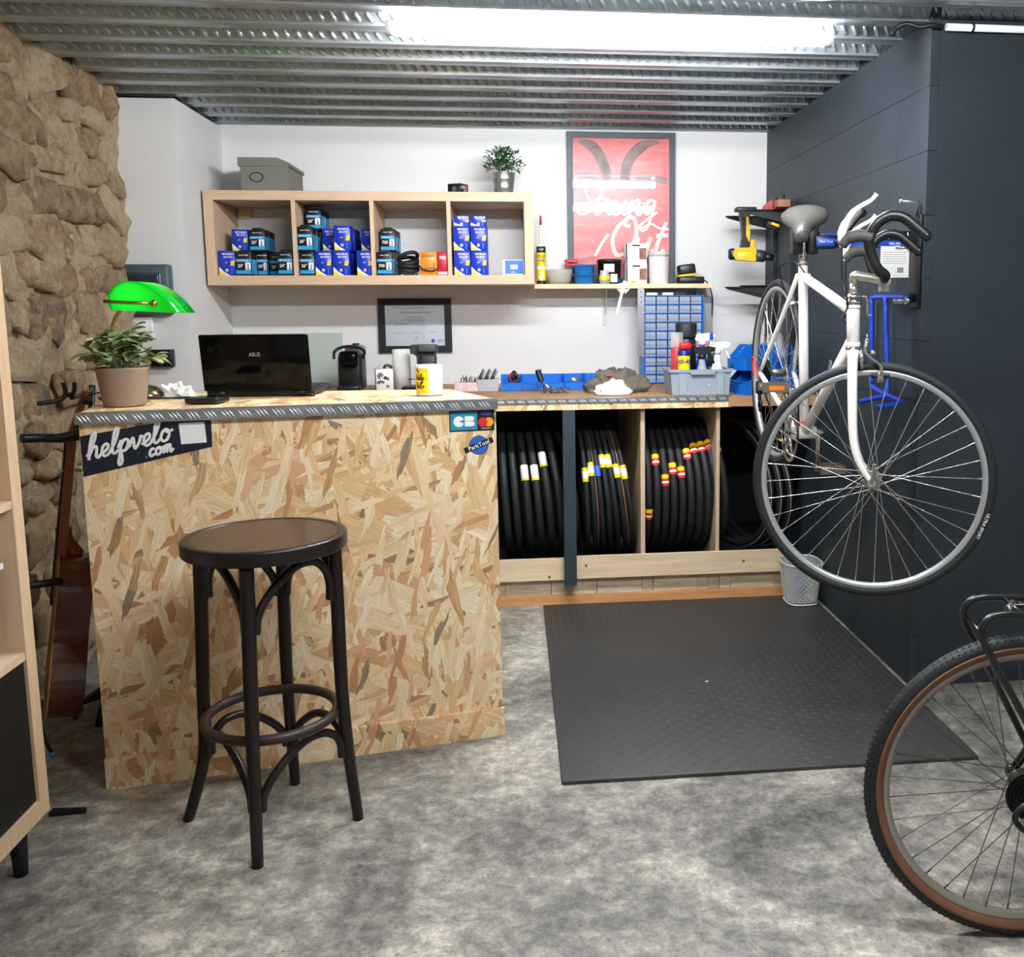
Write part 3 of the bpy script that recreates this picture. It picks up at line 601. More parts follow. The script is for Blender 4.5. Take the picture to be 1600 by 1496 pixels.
for i, x in enumerate((1.318, 1.356, 1.4, 1.44, 1.48, 1.522)):
    bd = []
    if i in (2, 3): bd = [(.42, .2, M('label_white', '#e9e8e4', .5), 'paper_label')]+([(.31, .03, YEL, 'label_edge')])
    if i == 4: bd = [(.62, .2, MATS['label_white'], 'paper_label'), (.51, .03, YEL, 'label_edge')]
    tyre((x, yc, zc), -.05-.012*i, .02*i, f'{ords[i]} black tyre from the left in the bay beside the counter', 'tyres in the bay beside the counter', True, bd)
tyre((1.548, -.53, zc), -.11, .25, 'thin black tyre leaning against the slate post', 'tyres in the bay beside the counter', False)
for i, x in enumerate((1.662, 1.692, 1.722, 1.752, 1.782, 1.812, 1.845)):
    tyre((x, yc, zc), -.05-.018*i, .03, f'{ords[i]} narrow tyre from the slate post in the middle bay', 'narrow tyres in the middle bay', False, [((.35, .43, .43, .55, .55, .4, .38)[i], .2, YEL, 'yellow_label'), ((.35, .43, .43, .55, .55, .4, .38)[i], .1, WHT, 'label_strip')] if i != 2 else [(.4, .15, M('print_royal', '#2461c4'), 'blue_label')], sidewall=False)
    if i in (1, 5): MB().torus(.296, .0075, 56, 6, (0, 0, .0125)).build('tan_sidewall', TAN, [o for o in bpy.data.objects if o.name.startswith('tyre') and o.get('category')][-1])
hs = (-.3, .5, .2, .36, .31, .58, .68, .7, .74, .68)
for i in range(10):
    x = 1.945+i*.0335
    tyre((x, yc, zc+.005), -.01-.006*i, .015*i, f'{ords[i]} tyre from the left in the bay of red and yellow labels', 'tyres with red and yellow labels', True, [(hs[i], .11, RED, 'red_label'), (hs[i]+.085, .07, YEL, 'yellow_label'), (hs[i]-.075 if i % 2 else hs[i]+.13, .05, INK, 'black_label'), (hs[i], .03, WHT, 'white_mark')])
for i in range(3):
    tyre((2.395+i*.045, -.5, .45), -.06-.03*i, .42, f'{ords[i]} black tyre from the left in the bay behind the hung wheel', 'tyres leaning in the end bay', True)
    MB().torus(.312, .0016, 56, 5, (0, 0, -.008)).build('reflective_line', M('reflective', '#b9bcc0', .3), [o for o in bpy.data.objects if o.name.startswith('tyre') and o.get('category')][-1])

# ------------------------------------------------------------------ cube shelf on the back wall
ZK = 1.4003; t = thing('cube_shelf', 'birch wall shelf with four open compartments', 'shelf', (.735, -.195, ZK)); O = (.735, -.195, ZK)
MB().bb(0, 1.47, -.39, -.003, ZK, ZK+.042).build('bottom_panel', BIRCH, t, O); MB().bb(0, 1.47, -.39, -.003, ZK+.378, ZK+.42).build('top_panel', BIRCH, t, O)
for x0 in (0, 1.428): MB().bb(x0, x0+.042, -.39, -.003, ZK+.042, ZK+.378).build('side_panel', BIRCHV, t, O)
DVX = []
for k in range(1, 4):
    xc = .042+k*(1.386)/4; MB().bb(xc-.009, xc+.009, -.388, -.003, ZK+.042, ZK+.378).build('divider', BIRCHV, t, O)
for x0 in (.05, 1.36): MB().bb(x0, x0+.06, -.022, -.003, ZK+.33, ZK+.378).build('hanging_cleat', PINE, t, O)
# tube boxes
ZF = ZK+.042
pq = lambda y: (lambda a, b, d: (a, y-d, b))
def tube_box(kind, xl, xr, yf, z0, z1, label, grp, num='', top=True, dp=.09):
    w = xr-xl; h = z1-z0; o = thing('tube_box', label, 'box', ((xl+xr)/2, yf+dp/2, z0), 0, grp); y = -dp/2; P = pq(y)
    if kind == 'blue':
        MB().rbox((0, 0, h/2), (w, dp, h), .0012, seg=1).build('carton', BLUE2, o)
        pr = MB(); pr.prism([(-w/2+.001, .001), (w*.02, .001), (-w*.2, h*.13), (-w/2+.001, h*.28)], P, .0002, .0006, 0); pr.prism([(-w/2+.001, h*.18), (-w/2+.001, h*.36), (-w*.2, h*.16), (w*.18, .001), (w*.02, .001), (-w*.22, h*.1)], P, .0006, .0009, 1)
        pr.prism([(w*.2, h*.4), (w*.42, h*.4), (w*.48, h*.6), (w*.26, h*.6)], P, .0003, .0007, 0); pr.prism(disc(-.001, h*.22, w*.1, n=10), P, .0009, .0012, 2); pr.prism([(w*.25, h*.06), (w*.29, h*.06), (w*.29, h*.3), (w*.25, h*.3)], P, .0003, .0006, 3)
        pr.build('print', [YEL, WHT, M('print_grey', '#b9bcc0', .5), CYAN], o)
        text('MICHELIN', .013, WHT, o, (.006, y-.0009, h*.86), FRONT, bold=.02, squash=.85); text('AIR STOP', .011, WHT, o, (.006, y-.0009, h*.74), FRONT, bold=.02, squash=.9)
        if num: text(num, .009, WHT, o, (-.003, y-.0009, h*.52), FRONT, bold=.01)
    else:
        MB().rbox((0, 0, h/2), (w, dp, h), .0015, seg=1).build('carton', INK, o)
        if top: MB().prism([(-w*.36, h), (w*.36, h), (w*.25, h+.009), (-w*.25, h+.009)], pq(-dp/2), -dp*.7, -.003).build('lid_tab', INK, o)
        pr = MB(); pr.prism([(-w*.48, h*.58), (w*.48, h*.58), (w*.48, h*.7), (-w*.48, h*.7)], P, .0002, .0006, 0); pr.prism([(-w*.48, h*.08), (w*.48, h*.08), (w*.48, h*.23), (-w*.48, h*.23)], P, .0002, .0006, 0)
        pr.prism([(w*.1, h*.25), (w*.44, h*.25), (w*.44, h*.56), (w*.1, h*.56)], P, .0002, .0006, 1); pr.prism([(w*.25, h*.3), (w*.3, h*.3), (w*.3, h*.5), (w*.25, h*.5)], P, .0006, .0009, 2)
        pr.prism([(w*.2, h*.28), (w*.35, h*.28), (w*.35, h*.31), (w*.2, h*.31)], P, .0006, .0009, 2); pr.build('print', [CYAN, WHT, INK], o)
        MB().bb(w/2, w/2+.0004, -dp*.45, dp*.45, h*.08, h*.7).build('side_print', CYAN, o)
        text(num, .02, WHT, o, (-w*.2, y-.0009, h*.41), FRONT, bold=.02, squash=.9); text('BICYCLE TUBE', .0072, WHT, o, (0, y-.0009, h*.64), FRONT, bold=.01); text('VALLYTUBE', .008, WHT, o, (0, y-.0009, h*.86), FRONT, bold=.01)
    return o
RW3 = ('', 'second', 'third')
G1, G2 = 'blue inner tube boxes on the cube shelf', 'dark inner tube boxes on the cube shelf'
h = .113; zf = ZF
C1, C2, C3, C4 = 'leftmost shelf compartment', 'second shelf compartment', 'third shelf compartment', 'rightmost shelf compartment'
tube_box('blue', .046, .118, -.37, zf, zf+h, f'blue tube box at the front corner of the {C1}', G1, "16''")
tube_box('dark', .12, .19, -.37, zf, zf+h-.006, f'dark 20 inch tube box on the bottom row of the {C1}', G2, '20"')
for k in (1, 2): tube_box('dark', .122, .192, -.37+.094*k, zf, zf+h-.008, f'dark tube box behind the bottom 20 inch box, {RW3[k]} from the front', G2, '20"')
tube_box('dark', .245, .312, -.27, zf, zf+h-.01, f'dark shaded tube box pushed back beside the 24 inch box', G2, '20"')
tube_box('dark', .306, .372, -.37, zf, zf+h-.004, f'dark 24 inch tube box beside the first shelf divider', G2, '24"')
tube_box('dark', .335, .376, -.2, zf+h, zf+2*h-.006, 'dark tube box half hidden high behind the first shelf divider', G2, '24"', dp=.08); 
tube_box('dark', .325, .39, -.2, zf, zf+h-.001, 'dark tube box hidden behind the 24 inch box', G2, '24"', False, dp=.08)
tube_box('blue', .088, .158, -.29, zf+h+.0005, zf+2*h-.012, f'blue tube box on the upper row of the {C1}', G1, "20''")
tube_box('dark', .165, .235, -.29, zf+h+.0005, zf+2*h-.014, f'dark 20 inch tube box on the upper row of the {C1}', G2, '20"')
tube_box('dark', .168, .236, -.195, zf+h+.0005, zf+2*h-.016, f'dark tube box behind the upper 20 inch box', G2, '20"')
tube_box('blue', .05, .12, -.275, zf, zf+h, 'blue tube box hidden behind the front corner box', G1)
tube_box('dark', .195, .235, -.275, zf, zf+h-.001, 'dark narrow tube box filling the gap behind the bottom 20 inch box', G2, '20"', False)
# compartment 2
tube_box('dark', .402, .468, -.37, zf, zf+h-.006, f'dark 26 inch tube box at the bottom of the {C2}', G2, '26"', False)
tube_box('dark', .398, .466, -.372, zf+h-.005, zf+2*h-.006, f'dark 26 inch tube box on the middle row of the {C2}', G2, '26"')
for k in (1, 2): tube_box('dark', .402, .47, -.37+.094*k, zf, zf+h-.006, f'dark tube box behind the bottom 26 inch box, {RW3[k]} row from the front', G2, '26"', False); tube_box('dark', .402, .47, -.37+.094*k, zf+h-.005, zf+2*h-.012, f'dark tube box behind the middle 26 inch box, {RW3[k]} row from the front', G2, '26"', k == 3)
tube_box('dark', .418, .486, -.262, zf+2*h-.011, zf+3*h-.028, f'dark 26 inch tube box topmost of its stack', G2, '26"'); tube_box('dark', .43, .49, -.165, zf+2*h-.011, zf+3*h-.03, 'dark tube box behind the topmost 26 inch box', G2, '26"')
for i, x in enumerate((.472, .55, .658)):
    tube_box('blue', x, x+.073, -.37, zf, zf+h, f'{ords[i]} blue tube box from the left on the bottom row of the {C2}', G1, "26''")
    for k in (1, 2): tube_box('blue', x+.003, x+.074, -.37+.094*k, zf, zf+h, f'blue tube box behind the {ords[i]} bottom blue box, {RW3[k]} row from the front', G1)
tube_box('blue', .56, .633, -.37, zf+h+.0005, zf+2*h, f'blue tube box at the front of the upper row of the {C2}', G1, "26''")
for k in (1, 2): tube_box('blue', .563, .635, -.37+.094*k, zf+h+.0005, zf+2*h-.004, f'blue tube box behind the upper front blue box, {RW3[k]} row from the front', G1)
tube_box('blue', .492, .556, -.28, zf+h+.0005, zf+2*h-.006, f'blue tube box pushed back beside the middle 26 inch box', G1); tube_box('blue', .668, .735, -.278, zf+h+.0005, zf+2*h-.008, 'blue shaded tube box beside the second shelf divider', G1)
# compartment 3
tube_box('dark', .748, .818, -.37, zf, zf+h-.006, f'dark 700 tube box at the bottom of the {C3}', G2, '700'); tube_box('dark', .752, .822, -.275, zf, zf+h-.001, 'dark tube box behind the bottom 700 box', G2, '700', False)
tube_box('dark', .756, .824, -.278, zf+h, zf+2*h-.008, f'dark 700 tube box topmost in the {C3}', G2, '700'); tube_box('dark', .76, .828, -.182, zf, zf+h-.001, 'dark tube box furthest back in the bottom 700 row', G2, '700', False); tube_box('dark', .76, .828, -.182, zf+h, zf+2*h-.01, 'dark tube box behind the topmost 700 box', G2, '700')
t = thing('coiled_tubes', 'coiled black inner tubes heaped beside the orange box', 'inner tubes', (.883, -.3, zf)); rs = random.Random(2)
for k in range(6):
    R_ = rotm('X', radians(rs.uniform(-25, 25))) @ rotm('Y', radians(rs.uniform(-20, 20))); m = MB(); m.torus(.04+.003*(k % 3), .009, 24, 7, (rs.uniform(-.004, .004), rs.uniform(-.01, .01), .022+.0125*k), R_, sq=1.0); m.v = [(x, y, max(z, 0)) for x, y, z in m.v]; m.build('coil', RUBBER, t)
MB().cyl((.03, -.06, .004), (.045, -.075, .012), .003, n=8).build('valve', CHROME, t)
def plain_box(xl, xr, yf, z0, z1, dp, mat, name, label, cat_='box', rz=0):
    o = thing(name, label, cat_, ((xl+xr)/2, yf+dp/2, z0), rz); MB().rbox((0, 0, (z1-z0)/2), (xr-xl, dp, z1-z0), .0015, seg=1).build('carton', mat, o); return o
o = plain_box(.945, 1.021, -.37, zf, zf+.107, .06, ORANGE, 'tube_box', 'orange tube box on the third compartment floor'); text('CONTI', .017, INK, o, (-.003, -.0306, .088), FRONT, bold=.02, squash=1.1); text('TOUR', .01, WHT, o, (.01, -.0306, .077), FRONT)
MB().prism([(-.02, .03), (-.02, .033), (.03, .033), (.03, .03)], pq(-.03), .0002, .0006).prism([(.022, .015), (.025, .015), (.025, .06), (.022, .06)], pq(-.03), .0002, .0006).build('print', INK, o)
tag(MB().tube(cat([(.94, -.375, zf+.045), (.96, -.378, zf+.026), (1.0, -.379, zf+.02), (1.024, -.376, zf+.03)]), .004, 6).build('rubber_strap', RUBBER), 'loose black rubber tube end across the orange box', 'inner tube')
o = plain_box(1.024, 1.074, -.37, zf, zf+.107, .06, CRIM, 'tube_box', 'crimson 700 tube box beside the third shelf divider'); text('700', .02, WHT, o, (-.002, -.0306, .08), FRONT, bold=.02); MB().bb(-.0245, .0245, -.0306, -.03, .003, .017).build('print', MATS['print_grey'], o)
# compartment 4
for i, x in enumerate((1.1, 1.178)):
    for k in range(3):
        sd = ('left', 'right')[i]
        if k < 2: tube_box('blue', x, x+.0745, -.37, zf+k*(h+.0005), zf+k*(h+.0005)+h, f'blue tube box, {("bottom", "middle")[k]} of the {sd} stack in the {C4}', G1, "26''")
        else:
            o = tube_box('blue', x+.002, x+.0745, -.345, zf+2*h+.001, zf+2*h+.048, f'blue tube box lying on top of the {sd} stack in the {C4}', G1, '', dp=.1)
        if k < 2: tube_box('blue', x+.002, x+.0765, -.274, zf+k*(h+.0005), zf+k*(h+.0005)+h, f'blue tube box behind the {("bottom", "middle")[k]} box of the {sd} stack', G1)
o = plain_box(1.322, 1.424, -.33, zf, zf+.074, .08, WHITEP, 'small_parts_box', 'small white and blue box alone in the rightmost compartment', 'box')
MB().prism([(-.038, .008), (.047, .008), (.047, .07), (-.038, .07)], pq(-.04), .0002, .0006).build('blue_print', M('print_sky', '#2a6fd0', .4), o); MB().prism([(-.014, .03), (.02, .03), (.02, .05), (-.014, .05)], pq(-.04), .0006, .0009).build('white_patch', WHT, o)
pr = MB()
for k in range(7): pr.prism([(-.01+k*.004, .033), (-.0082+k*.004, .033), (-.0082+k*.004, .047), (-.01+k*.004, .047)], pq(-.04), .0009, .0012)
pr.build('barcode_print', INK, o); text('SET 4', .009, WHT, o, (0, -.0408, .015), FRONT, bold=.01)
# on top of the shelf
ZT = ZK+.42
t = thing('storage_box', 'grey cardboard storage box with slanted lid on the shelf', 'storage box', (.265, -.2, ZT))
side = lambda a, b, d: (d, a, b)
MB().bb(-.105, .105, -.16, .14, 0, .125).build('body', GREYBOX, t); MB().prism([(-.113, .11), (.113, .11), (.113, .125+.0), (.06, .148), (-.113, .148)], lambda a, b, d: (a, d, b), -.166, .146).build('lid', GREYBOX, t)
MB().torus(.021, .0022, 28, 6, (-.035, -.161, .062), rotm('X', pi/2) @ Matrix.Diagonal((1.35, .95, 1))).build('label_holder', BLACKM, t); 
t = thing('tea_box', 'small black box with pale flowers on the shelf', 'box', (1.122, -.27, ZT), radians(-28))
MB().rbox((0, 0, .024), (.07, .07, .048), .001, seg=1).build('carton', INK, t); MB().bb(-.034, .034, -.034, .034, .048, .051).build('lid', M('cream_card', '#d8cfae', .6), t)
pr = MB(); rs = random.Random(6)
for k in range(9):
    a, b = rs.uniform(-.028, .028), rs.uniform(.008, .042)
    for p in range(5): pr.prism(disc(a+.0035*cos(p*1.256), b+.0035*sin(p*1.256), .0024, n=6), lambda a_, b_, d_: (.035+d_, a_, b_), .0002, .0006)
pr.build('flower_print', M('print_blush', '#d8a9a0', .5), t); MB().prism(disc(0, .024, .012, n=14), pq(-.035), .0002, .0005).build('emblem', M('print_dim', '#5a5a58', .5), t)
t = thing('potted_plant', 'bushy green plant in ribbed zinc pot on the shelf', 'plant', (1.336, -.26, ZT))
MB().lathe([(0, 0), (.04, 0), (.043, .004), (.047, .03), (.0485, .032), (.0475, .035), (.052, .07), (.0535, .072), (.0525, .075), (.055, .1), (.0565, .103), (.053, .103), (.05, .09), (0, .088)], 32).build('pot', ZINC, t)
GL_ = [leaf(.024, .012, mm, 'l', 3) for mm in (M('leaf_green', '#3c6b3c', .5), M('leaf_dark', '#27492f', .5))]
fo = MB(); rs = random.Random(9)
for k in range(420):
    az = rs.uniform(0, 2*pi); u = rs.random()**.5; el = rs.uniform(-.25, 1.5); p = Vector((cos(az)*cos(el)*.09*u, sin(az)*cos(el)*.09*u, .128+sin(el)*.095*u)); p.x *= 1.1
    R_ = Matrix.Rotation(az+rs.uniform(-1, 1), 3, 'Z') @ Matrix.Rotation(-rs.uniform(-.4, 1.2), 3, 'Y'); sc_ = rs.uniform(.7, 1.2); src = GL_[k % 2]
    fo.add([R_ @ (v.co*sc_)+p for v in src.vertices], [list(q.vertices) for q in src.polygons], k % 2, True)
stuff(fo.build('foliage', [MATS['leaf_green'], MATS['leaf_dark']], t, fix=False)); m = MB()
for k in range(10): a = k*.63; m.tube([(cos(a)*.01, sin(a)*.01, .085), (cos(a)*.05, sin(a)*.05, .16)], .0012, 5)
m.build('stems', MATS['leaf_dark'], t)

# ------------------------------------------------------------------ poster and certificate
t = thing('poster', 'red lettered poster behind glass in a slate frame', 'poster', (1.9265, 0, 1.4)); O = (1.9265, 0, 1.4)
px0, px1, pz0, pz1 = 1.652, 2.202, 1.408, 2.163; FR = M('frame_slate', '#38434c', .45)
MB().bb(px0, px1, -.025, -.003, pz1-.03, pz1).build('frame_top', FR, t, O); MB().bb(px0, px1, -.025, -.003, pz0, pz0+.03).build('frame_bottom', FR, t, O)
for x0 in (px0, px1-.03): MB().bb(x0, x0+.03, -.025, -.003, pz0+.03, pz1-.03).build('frame_side', FR, t, O)
POS, nt, b = nodes('poster_print'); N = nt.nodes; L = nt.links; tc = N.new('ShaderNodeTexCoord'); mp = N.new('ShaderNodeMapping'); mp.inputs['Scale'].default_value = (3, 1, 9); L.new(tc.outputs['Object'], mp.inputs[0])
nn = N.new('ShaderNodeTexNoise'); nn.inputs['Scale'].default_value = 1.6; nn.inputs['Detail'].default_value = 7; nn.inputs['Roughness'].default_value = .65; nn.inputs['Distortion'].default_value = .6; L.new(mp.outputs[0], nn.inputs['Vector'])
rp = N.new('ShaderNodeValToRGB'); rp.color_ramp.elements[0].position = .3; rp.color_ramp.elements[1].position = .72; rp.color_ramp.elements[0].color = hx('#b8565a'); rp.color_ramp.elements[1].color = hx('#e08c8a'); e = rp.color_ramp.elements.new(.5); e.color = hx('#d9686b')  # reds paled: the wash of room reflections is mixed into the print colour
L.new(nn.outputs['Fac'], rp.inputs[0]); L.new(rp.outputs[0], b.inputs['Base Color']); b.inputs['Roughness'].default_value = .6
pp = MB().bb(px0+.03, px1-.03, -.012, -.008, pz0+.03, pz1-.03).build('print', POS, t, O)
SMK = M('print_smoke', '#8a706c', .6, var=.5, vs=14)
m = MB(); O2 = Vector(O)
for P_ in ([(1.705, 2.118), (1.76, 2.105), (1.81, 2.06), (1.845, 1.98), (1.855, 1.93)], [(2.12, 2.118), (2.05, 2.105), (1.99, 2.06), (1.955, 2.0), (1.945, 1.93)]):
    cp = cat([(a, -.0124, b_) for a, b_ in P_], 6); m.tube(cp, [.004+.022*min(1, i/8) for i in range(len(cp))], 8, flat=(0, -1, 0))
for P_ in ([(1.7, 1.94), (1.76, 1.95), (1.81, 1.93)], [(2.0, 1.93), (2.08, 1.94), (2.16, 1.925)]): m.tube(cat([(a, -.0124, b_) for a, b_ in P_], 6), .014, 8, flat=(0, -1, 0))
m.build('smoke_marks', SMK, pp, O, fix=False)
CREAM = M('print_cream', '#f0dcd2', .6); m = MB()
script(m, 'Strung', 1.7, 1.755, .079, .007, lambda a, b: (a, -.0128, b), slant=.22); script(m, 'Out', 1.86, 1.55, .1, .011, lambda a, b: (a, -.0128, b), slant=.25)
m.tube(cat([(2.03, -.0128, 1.69), (2.08, -.0128, 1.71), (2.12, -.0128, 1.69), (2.17, -.0128, 1.685)]), .006, 8, flat=(0, -1, 0)); m.tube(cat([(1.79, -.0128, 1.55), (1.83, -.0128, 1.62), (1.86, -.0128, 1.66)]), .008, 8, flat=(0, -1, 0))
m.v = [(min(max(x, px0+.031), px1-.031), y, z) for x, y, z in m.v]; m.build('lettering', CREAM, pp, O, fix=False)
GLS, nt, b = nodes('picture_glass'); N = nt.nodes; L = nt.links; tp = N.new('ShaderNodeBsdfTransparent'); gl = N.new('ShaderNodeBsdfGlossy'); gl.inputs['Roughness'].default_value = .012; fz = N.new('ShaderNodeFresnel'); fz.inputs[0].default_value = 1.6; mxs = N.new('ShaderNodeMixShader')
L.new(fz.outputs[0], mxs.inputs[0]); L.new(tp.outputs[0], mxs.inputs[1]); L.new(gl.outputs[0], mxs.inputs[2])
hz = N.new('ShaderNodeBsdfGlossy'); hz.inputs['Roughness'].default_value = .26; mx2 = N.new('ShaderNodeMixShader'); mx2.inputs[0].default_value = .015; L.new(mxs.outputs[0], mx2.inputs[1]); L.new(hz.outputs[0], mx2.inputs[2]); L.new(mx2.outputs[0], N['Material Output'].inputs[0])
MB().bb(px0+.028, px1-.028, -.0165, -.0145, pz0+.028, pz1-.028).build('glass', GLS, t, O)
t = thing('certificate', 'framed certificate in a black frame above the bench', 'certificate', (.876, 0, 1.07)); O = (.876, 0, 1.07)
x0, x1, z0, z1 = .695, 1.058, 1.07, 1.34; FB2 = M('frame_black', '#12181e', .4)
MB().bb(x0, x1, -.02, -.002, z1-.033, z1).build('frame_top', FB2, t, O); MB().bb(x0, x1, -.02, -.002, z0, z0+.033).build('frame_bottom', FB2, t, O)
for a in (x0, x1-.034): MB().bb(a, a+.034, -.02, -.002, z0+.033, z1-.033).build('frame_side', FB2, t, O)
cp = MB().bb(x0+.034, x1-.034, -.01, -.006, z0+.033, z1-.033).build('sheet', M('certificate_paper', '#d9dde4', .6), t, O)
def ct(s_, sz, x, z, mat=INK, b=.005): text(s_, sz, mat, cp, (x-O[0], -.0104, z-O[2]), FRONT, bold=b)
ct('TITRE A FINALITE PROFESSIONNELLE', .0095, .875, 1.27, b=.02); ct('MECANICIEN CYCLES', .0075, .875, 1.247, b=.015)
for k, (a, b_, z_) in enumerate(((.77, .98, 1.294), (.81, .94, 1.288), (.825, .935, 1.235), (.84, .92, 1.229), (.77, .845, 1.213), (.77, .83, 1.206), (.885, .95, 1.206), (.775, .83, 1.168), (.86, .905, 1.168), (.94, .98, 1.17))):
    MB().bb(a, b_, -.0104, -.01, z_, z_+.0018).build('text_line', M('print_faint', '#8a909a', .6), cp, O)
ct('ANFA', .012, 1.0, 1.127, M('print_slate', '#5d6a80', .5)); MB().prism(disc(.962, 1.127, .0095, n=18), pq(-.01), .0001, .0005).build('emblem', M('print_royal', '#2461c4'), cp, O); MB().tube(cat([(.87, -.0105, 1.132), (.88, -.0105, 1.139), (.876, -.0105, 1.143), (.89, -.0105, 1.148)]), .0008, 5).build('signature', INK, cp, O)
MB().bb(x0+.03, x1-.03, -.0135, -.012, z0+.03, z1-.03).build('glass', GLS, t, O)

# ------------------------------------------------------------------ plank shelf and its load
ZS = 1.405; t = thing('plank_shelf', 'thin pine shelf board on steel brackets below the poster', 'shelf', (1.92, -.1, ZS-.022)); O = (1.92, -.1, ZS-.022)
MB().bb(1.475, 2.362, -.2, -.003, ZS-.022, ZS).build('board', PINE, t, O)
for x in (1.838, 2.3):
    MB().bb(x-.012, x+.012, -.006, -.002, 1.2, ZS-.022).bb(x-.012, x+.012, -.17, -.002, ZS-.026, ZS-.022).prism([(-.006, 1.25), (-.006, ZS-.026), (-.13, ZS-.026)], lambda a, b, d: (x+d, a, b), -.002, .002).build('bracket', M('bracket_white', '#d5d5d2', .4), t, O)
    for z_ in (1.22, 1.34): MB().cyl((x, -.008, z_), (x, -.005, z_), .005, n=10).build('screw', ALU, t, O)
t = thing('sealant_cartridge', 'sealant cartridge with yellow label and red nozzle cap', 'cartridge', (1.512, -.12, ZS))
MB().lathe([(0, 0), (.0225, 0), (.0225, .196), (.021, .198), (0, .198)], 24).build('cartridge', WHITEP, t); MB().lathe([(.0008, .198), (.008, .198), (.006, .23), (.003, .3), (.003, .302)], 14).build('nozzle', WHITEP, t); MB().lathe([(0, .29), (.0065, .29), (.006, .31), (.004, .335), (0, .337)], 14).build('cap', CRIM, t)
MB().lathe([(.0228, .02), (.0228, .155)], 24).build('yellow_label', YEL, t); MB().lathe([(.0229, .155), (.0229, .185)], 24).build('black_band', INK, t); MB().lathe([(.0229, .0), (.0229, .018)], 24).build('base_band', INK, t); MB().lathe([(.02295, .074), (.02295, .088)], 24).build('white_band', WHT, t)
text('TOUT', .019, INK, t, (0, -.0236, .135), FRONT, bold=.02, squash=.75); text('FIXER', .017, INK, t, (0, -.0236, .115), FRONT, bold=.02, squash=.75); text('CLASSIC', .01, WHT, t, (0, -.0236, .17), FRONT, bold=.01, squash=.75); MB().prism([(-.012, .03), (-.004, .06), (.0, .04), (.008, .066), (.012, .05), (.004, .025)], pq(-.0229), .0003, .0008).build('white_mark', WHT, t)
t = thing('plastic_bowl', 'translucent grey plastic bowl with scraps on the pine shelf', 'bowl', (1.6, -.125, ZS))
MB().lathe([(0, 0), (.045, 0), (.06, .02), (.065, .05), (.066, .072), (.063, .072), (.06, .045), (.04, .008), (0, .006)], 28).build('bowl', M('frosted_plastic', '#b8b7ac', .4, alpha=.85), t); MB().rbox((.0, 0, .064), (.07, .03, .016), .003, R=rotm('Y', -.15)).build('red_scrap', M('faded_red', '#8c4a44', .6), t)
t = thing('tool_pouch', 'open black tool pouch with red rolls under plastic film', 'pouch', (1.70, -.05, ZS))
MB().bb(-.06, .09, -.03, .03, 0, .1).build('pouch', BLACKP, t)
for z_ in (.088, .108): MB().rbox((-.035, -.02, z_+.01), (.07, .03, .016), .006).build('red_roll', RED, t)
MB().add([(-.075, -.06, .115), (.1, -.05, .145), (.11, .03, .15), (-.07, .03, .13), (-.02, -.065, .108), (.05, -.05, .135)], [(0, 4, 3), (4, 5, 3), (5, 1, 2, 3)], 0, True).build('plastic_film', CLEARG, t)
for i in range(2):
    o = thing('blue_bowl', f'blue plastic bowl, {("lower", "upper")[i]} of two nested on the shelf', 'bowl', (1.722, -.145, ZS+i*.045), group='nested blue bowls')
    MB().lathe([(0, 0), (.042, 0), (.046, .01), (.053, .042), (.06, .044), (.06, .048), (.052, .047), (.042, .014), (0, .012)], 28).build('bowl', M('bowl_blue', '#1d6fb8', .35), o)
    
t = thing('glass_jar', 'little glass jar with yellow label on the shelf', 'jar', (1.822, -.165, ZS)); MB().lathe([(0, 0), (.024, 0), (.027, .01), (.026, .045), (.022, .055), (.024, .066), (.021, .066), (.02, .054), (.024, .044), (.025, .01), (0, .005)], 24).build('jar', CLEARG, t); MB().lathe([(.0275, .02), (.027, .04)], 24).build('yellow_label', YEL, t)
t = thing('black_tub', 'black plastic tub with white labels on the shelf', 'tub', (1.856, -.075, ZS)); MB().lathe([(0, 0), (.055, 0), (.058, .11), (.062, .11), (.062, .122), (.055, .125), (0, .125)], 28).build('tub', BLACKP, t)
MB().lathe([(.0566, .06), (.0578, .1)], 10, a0=radians(-125), a1=radians(-70)).build('label', WHT, t); MB().lathe([(.0556, .01), (.0566, .05)], 10, a0=radians(-90), a1=radians(-50)).build('barcode_label', WHT, t); MB().lathe([(.0556, .008), (.0562, .03)], 6, a0=radians(-45), a1=radians(-25)).build('blue_label', BLUE, t)
for i in range(2):
    o = plain_box(1.93+.001*i, 2.036, -.165+.01*i, ZS+.1*i+.001*i, ZS+.1*i+.1, .09, WHITEP, 'bulb_carton', f'white and grey carton, {("lower", "upper")[i]} of the pair on the shelf'); o['group'] = 'stacked white cartons'
    w = .053; MB().bb(.015, .05, -.0456, -.045, .02, .075).build('photo_print', M('print_brown', '#9a6a5a', .6, var=.7, vs=40), o); MB().bb(-.02, .018, -.0458, -.0456, .084, .092).build('dark_print', INK, o); MB().bb(-.05, .0, -.0456, -.045, .004, .016).build('green_print', M('print_lime', '#a7cf52', .5), o) if i == 0 else None; MB().bb(-.053, -.045, -.0456, -.045, .0, .098).build('edge_print', INK, o)
t = thing('white_canister', 'tall white canister with screw lid on the shelf', 'canister', (2.102, -.11, ZS)); MB().lathe([(0, 0), (.049, 0), (.05, .003), (.05, .135), (.048, .137)], 32).build('body', M('canister_white', '#dededa', .45, var=.1, vs=12), t); MB().lathe([(0, .16), (.048, .16), (.051, .157), (.051, .137), (.0, .137)], 32).build('lid', M('lid_white', '#c9cac4', .5), t)
